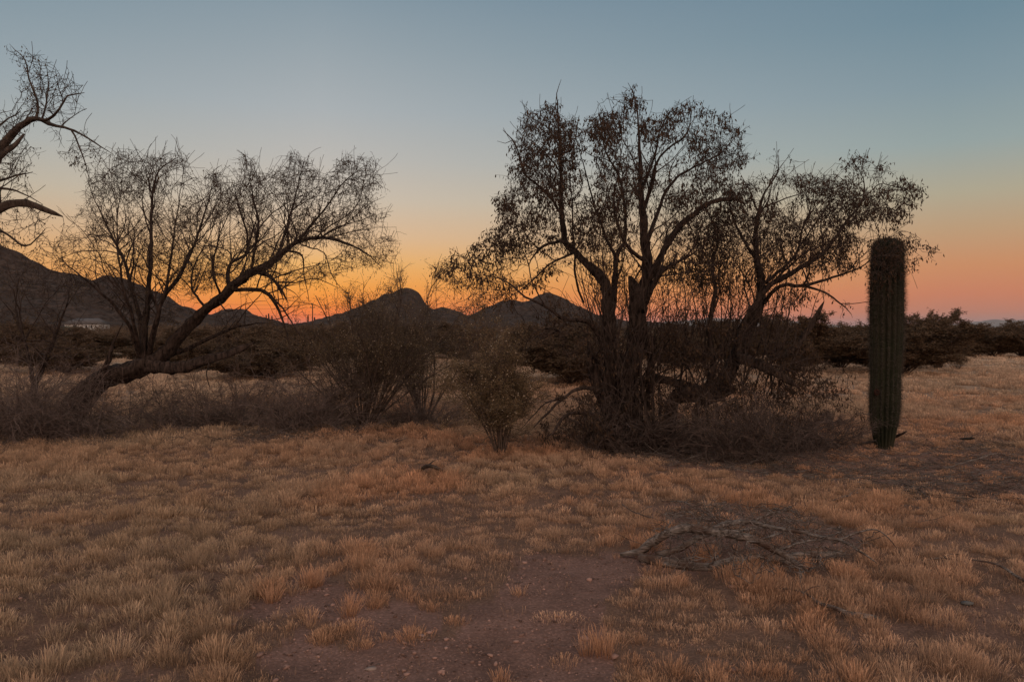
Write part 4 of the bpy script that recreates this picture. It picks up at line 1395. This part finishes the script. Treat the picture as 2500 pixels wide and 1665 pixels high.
# ------------------------------------------------------------------ cactus
def make_saguaro(name, g, H, prof, label, ribs=17, seed=1, spines=True, mats=None, res=8, nz=120):
    """prof: (height fraction, radius) pairs"""
    rs = np.random.RandomState(seed)
    e = empty(name, g, label, 'cactus')
    na = ribs * res
    t = np.linspace(0, 1, nz)
    t = 1 - (1 - t) ** 1.35 if False else t
    ph, pr = np.array([p[0] for p in prof]), np.array([p[1] for p in prof])
    r = np.interp(t, ph, pr)
    cap = np.clip((t - (1 - .055)) / .055, 0, 1)
    r = r * np.sqrt(np.maximum(1 - cap ** 2.4, 0.0))
    ang = np.arange(na) / na * 2 * math.pi
    wob = np.sin(t * 5 + 1) * .02
    rib = (np.abs(np.cos(ang * ribs / 2)) ** .8)      # 1 on the crest, 0 in the groove
    R = r[:, None] * (1 - .23 * (1 - rib[None])) * (1 + .02 * vnoise(ang[None] * 2 + 0 * t[:, None], t[:, None] * 14 + 0 * ang[None], 1.0, 5)) * (1 + .015 * np.sin(ang * 2 + t[:, None] * 7))
    tw = ang[None] + wob[:, None]
    lean = np.stack([np.interp(t, [0, .1, .5, 1], [0, .0, .008, .01]) * H, 0 * t], 1)
    v = np.stack([R * np.cos(tw) + lean[:, :1], R * np.sin(tw) + lean[:, 1:], np.repeat(t[:, None] * H, na, 1) - .04], -1)
    V = v.reshape(-1, 3)
    i = np.arange(nz - 1)[:, None] * na
    j = np.arange(na)[None]
    q = np.stack([i + j, i + (j + 1) % na, i + na + (j + 1) % na, i + na + j], -1).reshape(-1, 4)
    mesh_obj('body', V, q, mats[0], e, smooth=True)
    if spines:
        B = Buf()
        zs = np.arange(.12, .992, .021 / H * 1.15)
        for k in range(ribs):
            a0 = (k * 2) * math.pi / ribs
            zz = zs + rs.uniform(-.003, .003, len(zs))
            rr = np.interp(zz, t, r)
            aa = a0 + np.interp(zz, t, wob)
            pos = np.stack([rr * np.cos(aa) + np.interp(zz, [0, .1, .5, 1], [0, 0, .008, .01]) * H, rr * np.sin(aa), zz * H - .04], 1)
            out = np.stack([np.cos(aa), np.sin(aa), 0 * aa], 1)
            up = np.where(zz > .95, (zz - .95) * 20, 0)[:, None] * np.array([0, 0, 1.])
            out = unit(out + up)
            m = 8
            idx = np.repeat(np.arange(len(zz)), m)
            d = unit(out[idx] * .55 + rs.normal(size=(len(idx), 3)) * .55)
            d = np.where((d * out[idx]).sum(1, keepdims=True) < 0, d * -.6, d)
            L = rs.uniform(.022, .062, len(idx)) * (1 + .3 * (zz[idx] > .6))
            a = pos[idx]
            B.add(*prisms(a, a + unit(d) * L[:, None], np.full(len(idx), .0015), np.full(len(idx), .0006)))
        B.build('spines', mats[1], e)
    return e


M_SAG = mat_noise('saguaro skin', (0.011, 0.014, 0.008), (0.026, 0.03, 0.016), 5, rough=.7, bump=.25, cc=(0.03, 0.028, 0.018), scale2=3)
M_SPINE = mat_noise('saguaro spines', (0.05, 0.045, 0.037), (0.11, 0.097, 0.08), 20)
g = gp(2158, 1093)
DS = g[1]
HS = P(2158, 580, DS)[2] - g[2] + .04
pxm = DS / F * .95
prof = [(0, 22 * pxm), (.03, 23 * pxm), (.065, 27 * pxm), (.135, 33 * pxm), (.2, 36 * pxm), (.27, 36.5 * pxm), (.34, 35 * pxm), (.45, 37.5 * pxm), (.58, 39.5 * pxm), (.72, 40 * pxm), (.85, 39.5 * pxm), (.93, 38 * pxm), (1, 35 * pxm)]
sag = make_saguaro('saguaro', g, HS, prof, 'tall armless saguaro cactus standing alone at the right', 17, 4, True, (M_SAG, M_SPINE))
# woodpecker scar low on the front: a rim of corky tissue round a dark hollow
rs = np.random.RandomState(9)
M_SCAR = mat_noise('cactus scar', (0.022, 0.010, 0.008), (0.05, 0.024, 0.017), 40, bump=.8)
M_HOLE = mat_noise('scar hollow', (0.010, 0.006, 0.005), (0.025, 0.014, 0.011), 30)
sc = P(2141, 958, DS - .165) - g
ring = []
for k in range(14):
    a = k / 13 * 2 * math.pi
    ring.append((sc[0] + math.cos(a) * .028, sc[1] + .008, sc[2] + math.sin(a) * .034, .011))
v, f = tube(ring, 7, .2, rs)
so = mesh_obj('scar', v, f, M_SCAR, sag, smooth=True)
v, f = rocks(np.array([[sc[0], sc[1] + .02, sc[2]]]), np.array([.026]), rs, 1.0)
mesh_obj('hollow', v, f, M_HOLE, so)
# small plain saguaros along the ridges
rid = [(752, 'thin saguaro on the low ridge, left of the utility pole', 540, HM, 16), (768, 'short saguaro on the low ridge, right of the utility pole', 540, HM, 8),
       (656, 'left saguaro of the three on the hump below the leaning tree', 620, HL2, 12), (664, 'middle saguaro of the three on the hump below the leaning tree', 620, HL2, 9), (650, 'smallest, leftmost nub of saguaro on the hump below the leaning tree', 620, HL2, 7)]
for i, (px, lab, D, (hx, hh), hp) in enumerate(rid):
    x = (px - 1250) / F * D
    z = float(np.interp(x, hx, hh)) - 1.6
    h = hp / F * D + 1.2
    make_saguaro('saguaro', (x, D, z), h, [(0, .4), (.3, .5), (.8, .5), (1, .42)], lab, 12, i, False, (M_SAG, M_SPINE), res=2, nz=14)['group'] = 'saguaros on the ridges'


# ------------------------------------------------------------------ fallen branches
def lying(name, limbs, label, seed, mat=None, twigs=None, cat='branch', group=None):
    """limbs in (px, py, height above ground, radius); twigs: (polygon, count, max height)"""
    rs = np.random.RandomState(seed)
    L3 = []
    for L in limbs:
        L3.append([(*(G(q[0], q[1], q[2])), q[3]) for q in L])
    g = np.array(L3[0][0][:3])
    g[2] = float(ground_z(g[0], g[1]))
    e = empty(name, g, label, cat, group)
    B = Buf()
    nodes, par = [], []
    for L in L3:
        sp = spline(L, .035)
        sp[:, 2] += ground_z(sp[:, 0], sp[:, 1])
        n = len(sp)
        sp[:, :3] += np.cumsum(rs.normal(size=(n, 3)) * .0022, axis=0)
        B.add(*tube(sp, 9 if sp[0, 3] > .012 else 6, .16, rs))
        st = len(nodes)
        for i in range(n):
            nodes.append(sp[i, :3])
            par.append(max(0, st + i - 1))
    B.build('limb', mat or M_DEAD, e, smooth=True, loc=g)
    if twigs:
        att = []
        for poly, n, hm in twigs:
            q = inside_samples(poly, n, rs)
            hh = rs.rand(n) ** 1.5 * hm
            a = np.array([G(x, y, h) for (x, y), h in zip(q, hh)])
            a[:, 2] += ground_z(a[:, 0], a[:, 1])
            att.append(a)
        att = np.vstack(att)
        nf = len(nodes)
        allp, pr = colonize(nodes, par, att, .04, .05, 70, rs, jit=.3)
        allp[nf:, 2] = np.maximum(allp[nf:, 2], ground_z(allp[nf:, 0], allp[nf:, 1]) + .004)
        i = np.arange(nf, len(allp))
        acc = np.zeros(len(allp))
        for k in range(len(allp) - 1, nf - 1, -1):
            if acc[k] == 0:
                acc[k] = .0024 ** 2.4
            acc[pr[k]] += acc[k]
        rad = np.minimum(acc ** (1 / 2.4), .009)
        W = Buf()
        W.add(*prisms(allp[pr[i]], allp[i], rad[i] * 1.1, rad[i], 4))
        src = i[rs.rand(len(i)) < .8]
        pl = arcs(allp[src], unit(allp[src] - allp[pr[src]]) * .7 + rs.normal(size=(len(src), 3)) * .7, rs.uniform(.04, .12, len(src)), 4, .4, .2, rs)
        pl[..., 2] = np.maximum(pl[..., 2], ground_z(pl[..., 0], pl[..., 1]) + .003)
        W.add(*polys_prisms(pl, np.full(len(src), .0024), np.full(len(src), .0014)))
        W.build('twigs', M_DEAD, e, loc=g)
    return e


lying('dead_branch', [
    [(1515, 1360, .02, .012), (1535, 1356, .03, .018), (1562, 1350, .05, .03), (1589, 1325, .12, .032), (1625, 1307, .19, .031), (1678, 1299, .22, .030), (1738, 1307, .22, .030), (1797, 1322, .2, .028), (1866, 1337, .17, .026), (1910, 1363, .11, .021), (1946, 1384, .07, .015), (1981, 1405, .03, .008)],
    [(1600, 1356, .04, .02), (1649, 1349, .07, .022), (1693, 1334, .1, .02), (1738, 1326, .12, .016), (1812, 1316, .12, .01), (1870, 1306, .12, .005)],
    [(1562, 1364, .03, .03), (1634, 1376, .03, .028), (1708, 1382, .04, .026), (1782, 1379, .05, .026), (1842, 1367, .07, .028), (1916, 1358, .08, .026), (2005, 1352, .08, .018), (2047, 1345, .07, .01)],
    [(1744, 1307, .2, .018), (1812, 1292, .18, .016), (1857, 1295, .18, .014), (1931, 1310, .16, .013), (2005, 1328, .13, .011), (2059, 1337, .12, .01), (2109, 1366, .08, .007), (2145, 1393, .02, .003)],
    [(2030, 1334, .12, .01), (2065, 1325, .14, .009), (2097, 1317, .14, .007), (2151, 1314, .12, .005), (2199, 1366, .02, .002)],
    [(1812, 1292, .18, .01), (1850, 1277, .16, .009), (1895, 1258, .14, .006), (1928, 1246, .12, .003)],
    [(1845, 1336, .18, .012), (1870, 1321, .18, .009), (1905, 1312, .16, .006), (1940, 1300, .14, .003)],
    [(1706, 1304, .2, .009), (1712, 1320, .18, .007), (1730, 1350, .1, .005), (1745, 1390, .02, .002)],
    [(1615, 1230, .05, .004), (1660, 1232, .08, .006), (1700, 1250, .1, .006), (1740, 1275, .1, .005), (1770, 1300, .1, .004)],
    [(1590, 1375, .02, .02), (1640, 1388, .01, .018), (1690, 1392, .01, .006)],
    [(1866, 1370, .1, .008), (1930, 1345, .14, .007), (2000, 1330, .14, .005), (2060, 1310, .12, .002)],
], 'large weathered grey dead branch lying on the dirt with a mat of fine twigs', 401,
    twigs=[([(1620, 1235), (1760, 1225), (1930, 1235), (2020, 1290), (2120, 1330), (2060, 1370), (1900, 1400), (1760, 1395), (1640, 1370), (1600, 1300)], 900, .32)])
STK = [
    ([(1890, 1437, .03, .004), (1960, 1444, .05, .006), (2012, 1472, .04, .010), (2077, 1500, .02, .016), (2147, 1510, .01, .014)], 'long dark stick lying in the grass below the large dead branch'),
    ([(2362, 1379, .04, .005), (2430, 1388, .05, .007), (2498, 1421, .03, .01), (2540, 1450, .01, .008)], 'forked thin stick at the right edge in the lower grass'),
    ([(2250, 1380, .02, .004), (2300, 1377, .04, .005), (2360, 1382, .02, .003)], 'short thin stick lying left of the forked one at right'),
    ([(2100, 1085, .02, .014), (2165, 1078, .04, .022), (2190, 1068, .12, .02), (2212, 1057, .2, .012)], 'brown stick leaning against the foot of the cactus'),
    ([(914, 1074, .03, .006), (960, 1075, .06, .012), (998, 1066, .12, .006)], 'dark forked stick on the grass below the large creosote'),
    ([(1025, 1155, .02, .02), (1040, 1143, .09, .022), (1062, 1145, .1, .02), (1090, 1158, .02, .01)], 'short arched dark stick in the middle of the grass'),
    ([(2194, 1178, .02, .005), (2240, 1195, .03, .006), (2278, 1220, .02, .004)], 'thin twig on the bare soil right of the large branch'),
    ([(2345, 1078, .05, .012), (2362, 1076, .10, .018), (2378, 1074, .14, .012)], 'broken brown stub in the grass right of the cactus'),
    ([(2300, 1150, .02, .006), (2380, 1135, .05, .008), (2440, 1120, .04, .006), (2520, 1125, .02, .004)], 'long low stick on the dark soil at the far right'),
    ([(1520, 1236, .1, .003), (1560, 1258, .1, .005), (1610, 1275, .04, .006)], 'thin stick rising from the grass above left of the large branch'),
    ([(2030, 1225, .02, .006), (2070, 1210, .05, .008), (2110, 1190, .03, .004)], 'short stick on the soil between the large branch and the cactus'),
]
for i, (L, lab) in enumerate(STK):
    lying('stick', [L, [(L[1][0], L[1][1], L[1][2], L[1][3] * .6), (L[1][0] + 22, L[1][1] - 13, L[1][2] + .03, .003), (L[1][0] + 40, L[1][1] - 16, L[1][2] + .02, .002)]], lab, 420 + i, mat=M_BARK if i in (3, 5, 7) else M_DEAD, cat='stick', group='sticks lying on the ground')


def make_litter():
    rs = np.random.RandomState(17)
    B = Buf()
    for poly, n in (([(1900, 1095), (2500, 1085), (2560, 1230), (2300, 1230), (1950, 1160)], 1300), ([(1400, 1080), (1950, 1080), (1950, 1160), (1480, 1130)], 1300),
                    ([(1600, 1225), (2150, 1215), (2200, 1290), (2150, 1390), (1650, 1400)], 60), ([(0, 1060), (900, 1040), (880, 1075), (0, 1090)], 1300)):
        q = inside_samples(poly, n, rs)
        a = np.array([G(x, y, 0) for x, y in q])
        a[:, 2] = ground_z(a[:, 0], a[:, 1]) + rs.uniform(.003, .03, n)
        d = rs.normal(size=(n, 3)) * [1, 1, .08]
        pl = arcs(a, d, rs.uniform(.08, .5, n), 5, .4, .1, rs)
        pl[..., 2] = np.maximum(pl[..., 2] * 1.0, ground_z(pl[..., 0], pl[..., 1]) + .003)
        r = rs.uniform(.0015, .005, n)
        B.add(*polys_prisms(pl, r, r * .5))
    o = B.build('twig_litter', M_DEAD)
    o['kind'] = 'stuff'
    o['label'] = 'fine fallen twigs littering the soil under and beside the trees'
    o['category'] = 'twigs'


make_litter()


# ------------------------------------------------------------------ far buildings, poles
def box(x0, x1, y0, y1, z0, z1):
    v = np.array([[x, y, z] for z in (z0, z1) for y in (y0, y1) for x in (x0, x1)], float)
    f = np.array([[0, 2, 3, 1], [4, 5, 7, 6], [0, 1, 5, 4], [2, 6, 7, 3], [0, 4, 6, 2], [1, 3, 7, 5]])
    return v, f


def part(name, boxes, mat, e):
    B = Buf()
    for b in boxes:
        B.add(*box(*b))
    return B.build(name, mat, e)


M_WHITE = mat_noise('white stucco', (0.42, 0.43, 0.42), (0.5, 0.5, 0.49), 2)
M_ROOF = mat_noise('grey roof', (0.09, 0.085, 0.085), (0.12, 0.115, 0.115), 3)
M_GLASS = mat_noise('dark windows', (0.02, 0.022, 0.025), (0.04, 0.042, 0.045), 1, rough=.2)
M_PINK = mat_noise('adobe wall', (0.17, 0.135, 0.125), (0.21, 0.17, 0.155), 2)
M_CANOPY = mat_noise('dark green canopy', (0.05, 0.06, 0.048), (0.075, 0.085, 0.07), 2)
M_POLE = mat_noise('weathered pole', (0.05, 0.035, 0.028), (0.09, 0.065, 0.05), 5)

D = 160.0
hx, hb = P(193, 822, D)[0], 0.0
e = empty('house', (hx, D, 0), 'white house with grey roof at the foot of the left hill, behind the leaning tree', 'house')
part('wall', [(-2.9, 3.2, 0, 6, -.1, 2.55)], M_WHITE, e)
v = np.array([[-3.3, -.4, 2.5], [3.5, -.4, 2.5], [3.5, 6.4, 2.5], [-3.3, 6.4, 2.5], [-2.2, 3, 3.7], [2.4, 3, 3.7]])
mesh_obj('roof', v, [np.array([[0, 1, 5, 4], [2, 3, 4, 5], [0, 3, 2, 1]]), np.array([[1, 2, 5], [3, 0, 4]])], M_ROOF, e)
for a in (-1.2, 1.3, 2.1):
    w = part('window', [(a, a + .5, -.04, .02, 1.7, 2.25)], M_GLASS, e)
arch = Buf()
n = 12
pts = []
for k in range(n + 1):
    a = math.pi * k / n
    pts.append((-.7 + 2.4 * -math.cos(a), 1.25 + .75 * math.sin(a)))
vv = np.array([[p[0], y, p[1]] for y in (-2.6, -.1) for p in pts])
ff = np.array([[k, k + 1, n + 2 + k, n + 1 + k] for k in range(n)])
fc = [ff] + [np.array([list(range(n, -1, -1))]), np.array([list(range(n + 1, 2 * n + 2))])] + [np.array([[0, n + 1, 2 * n + 1, n]])]
mesh_obj('canopy', vv, fc, M_CANOPY, e)
for a in (1.9, 2.5, 3.0):
    part('porch_post', [(a, a + .12, -1.6, -1.48, -.1, 2.3)], M_WHITE, e)
part('garden_wall', [(-4.0, -2.2, -3.2, -3.0, -.1, .75)], M_WHITE, e)

D = 210.0
x0 = P(1150, 815, D)[0]
e = empty('low_building', (x0, D, 0), 'long low building with pinkish roof, beyond the reddish creosote', 'building')
part('wall', [(-2.7, 2.7, 0, 4, -.2, .55)], M_PINK, e)
v = np.array([[-3, -.3, .5], [3, -.3, .5], [3, 4.3, .5], [-3, 4.3, .5], [-2.7, 2, 1.25], [2.7, 2, 1.25]])
mesh_obj('roof', v, [np.array([[0, 1, 5, 4], [2, 3, 4, 5], [0, 3, 2, 1]]), np.array([[1, 2, 5], [3, 0, 4]])], M_PINK, e)
D = 200.0
x0 = P(1232, 815, D)[0]
e = empty('square_building', (x0, D, 0), 'small square adobe building with three small windows, at the foot of the right hill', 'building')
part('wall', [(-1.0, 1.0, 0, 3, -.4, 1.25)], M_PINK, e)
for a in (-.35, .05, .45):
    part('window', [(a, a + .18, -.03, .02, .85, 1.03)], M_GLASS, e)
for px, lab in ((1170, 'left of two small white panels above the low building'), (1197, 'right of two small white panels, beside the square building')):
    x0 = P(px, 807, 215)[0]
    e = empty('roof_panel', (x0, 215, 0), lab, 'panel', 'white panels on the far roofs')
    part('panel', [(-.32, .32, 0, .1, 1.0, 1.16)], M_WHITE, e)
    part('post', [(-.04, .04, .02, .08, -.2, 1.0)], M_POLE, e)
D = 150.0
x0 = P(2378, 805, D)[0]
e = empty('shed', (x0, D, 0), 'small pale shed among the bushes at right, under the blue mountain', 'shed')
part('wall', [(-.55, .55, 0, 1.5, -.1, 1.5)], M_WHITE, e)
part('roof', [(-.65, .65, -.1, 1.6, 1.5, 1.6)], M_ROOF, e)
g = P(651, 822, 90)
e = empty('small_sign', (g[0], 90, 0), 'tiny white sign on a post below the gap between the hills', 'sign')
part('board', [(-.12, .12, 0, .03, .55, .75)], M_WHITE, e)
part('post', [(-.02, .02, .03, .07, -.1, .75)], M_POLE, e)
g = P(697, 822, 55)
e = empty('marker_post', (g[0], 55, 0), 'thin pale upright post below the gap between the hills', 'post')
v, f = tube([(0, 0, -.1, .035), (0, 0, .6, .033), (.01, 0, 1.25, .03)], 8, 0)
mesh_obj('post', v, f, M_WHITE, e)


def pole(px, top, D, label, name='utility_pole', arm=True, r=.14):
    g = P(px, top, D)
    e = empty(name, (g[0], D, 0), label, 'pole')
    v, f = tube([(0, 0, -.2, r), (0, 0, g[2] * .5, r * .9), (0, 0, g[2], r * .75)], 8, 0)
    mesh_obj('shaft', v, f, M_POLE, e, smooth=True)
    if arm:
        part('crossarm', [(-.55, .55, -.08, .08, g[2] - .95, g[2] - .82)], M_POLE, e)
        part('insulator', [(-.5, -.44, -.04, .04, g[2] - .82, g[2] - .66)], M_ROOF, e)
        part('insulator', [(.44, .5, -.04, .04, g[2] - .82, g[2] - .66)], M_ROOF, e)
    return g


pa = pole(763, 741, 180, 'wooden utility pole with crossarm against the orange sky between the hills')
pb = pole(703, 740, 165, 'bare thin pole behind the drooping tips of the leaning tree', arm=False, r=.08)
pole(2100, 786, 150, 'short distant pole just left of the cactus, above the bushes', arm=False, r=.08)
wires = [((763, 768), (520, 771), (1010, 764)), ((763, 752), (520, 752), (1010, 749)), ((763, 744), (520, 741), (1010, 744))]
for i, (m, a, b) in enumerate(wires):
    B = Buf()
    M0, A0, B0 = P(m[0], m[1], 180), P(a[0], a[1], 200), P(b[0], b[1], 165)
    pts = []
    for s_, t_ in ((A0, M0), (M0, B0)):
        for k in range(13):
            u = k / 13
            p = s_ * (1 - u) + t_ * u
            p = p - np.array([0, 0, 4 * .25 * u * (1 - u)])
            pts.append((*p, .017))
    pts.append((*B0, .017))
    v, f = tube(pts, 4, 0)
    tag(mesh_obj('power_line', v, f, M_POLE, loc=M0), ['lowest', 'middle', 'topmost'][i] + ' of the three wires crossing the orange gap at the utility pole', 'wire', 'wires on the utility pole')

# ------------------------------------------------------------------ haze
HZ = 45000.0
HAZE_D = 2.4e-5
v, f = box(-27000, 27000, -27000, 27000, -3, 215)
hm = bpy.data.materials.new('haze air')
hm.use_nodes = True
t = hm.node_tree
for n in list(t.nodes):
    t.nodes.remove(n)
pv = t.nodes.new('ShaderNodeVolumePrincipled')
pv.inputs['Color'].default_value = (0.78, 0.88, 1.0, 1)
pv.inputs['Density'].default_value = HAZE_D
ou = t.nodes.new('ShaderNodeOutputMaterial')
t.links.new(pv.outputs[0], ou.inputs['Volume'])
o = mesh_obj('haze', v, f, hm)
o['kind'] = 'stuff'
o['label'] = 'thin evening haze over the desert'
o['category'] = 'haze'
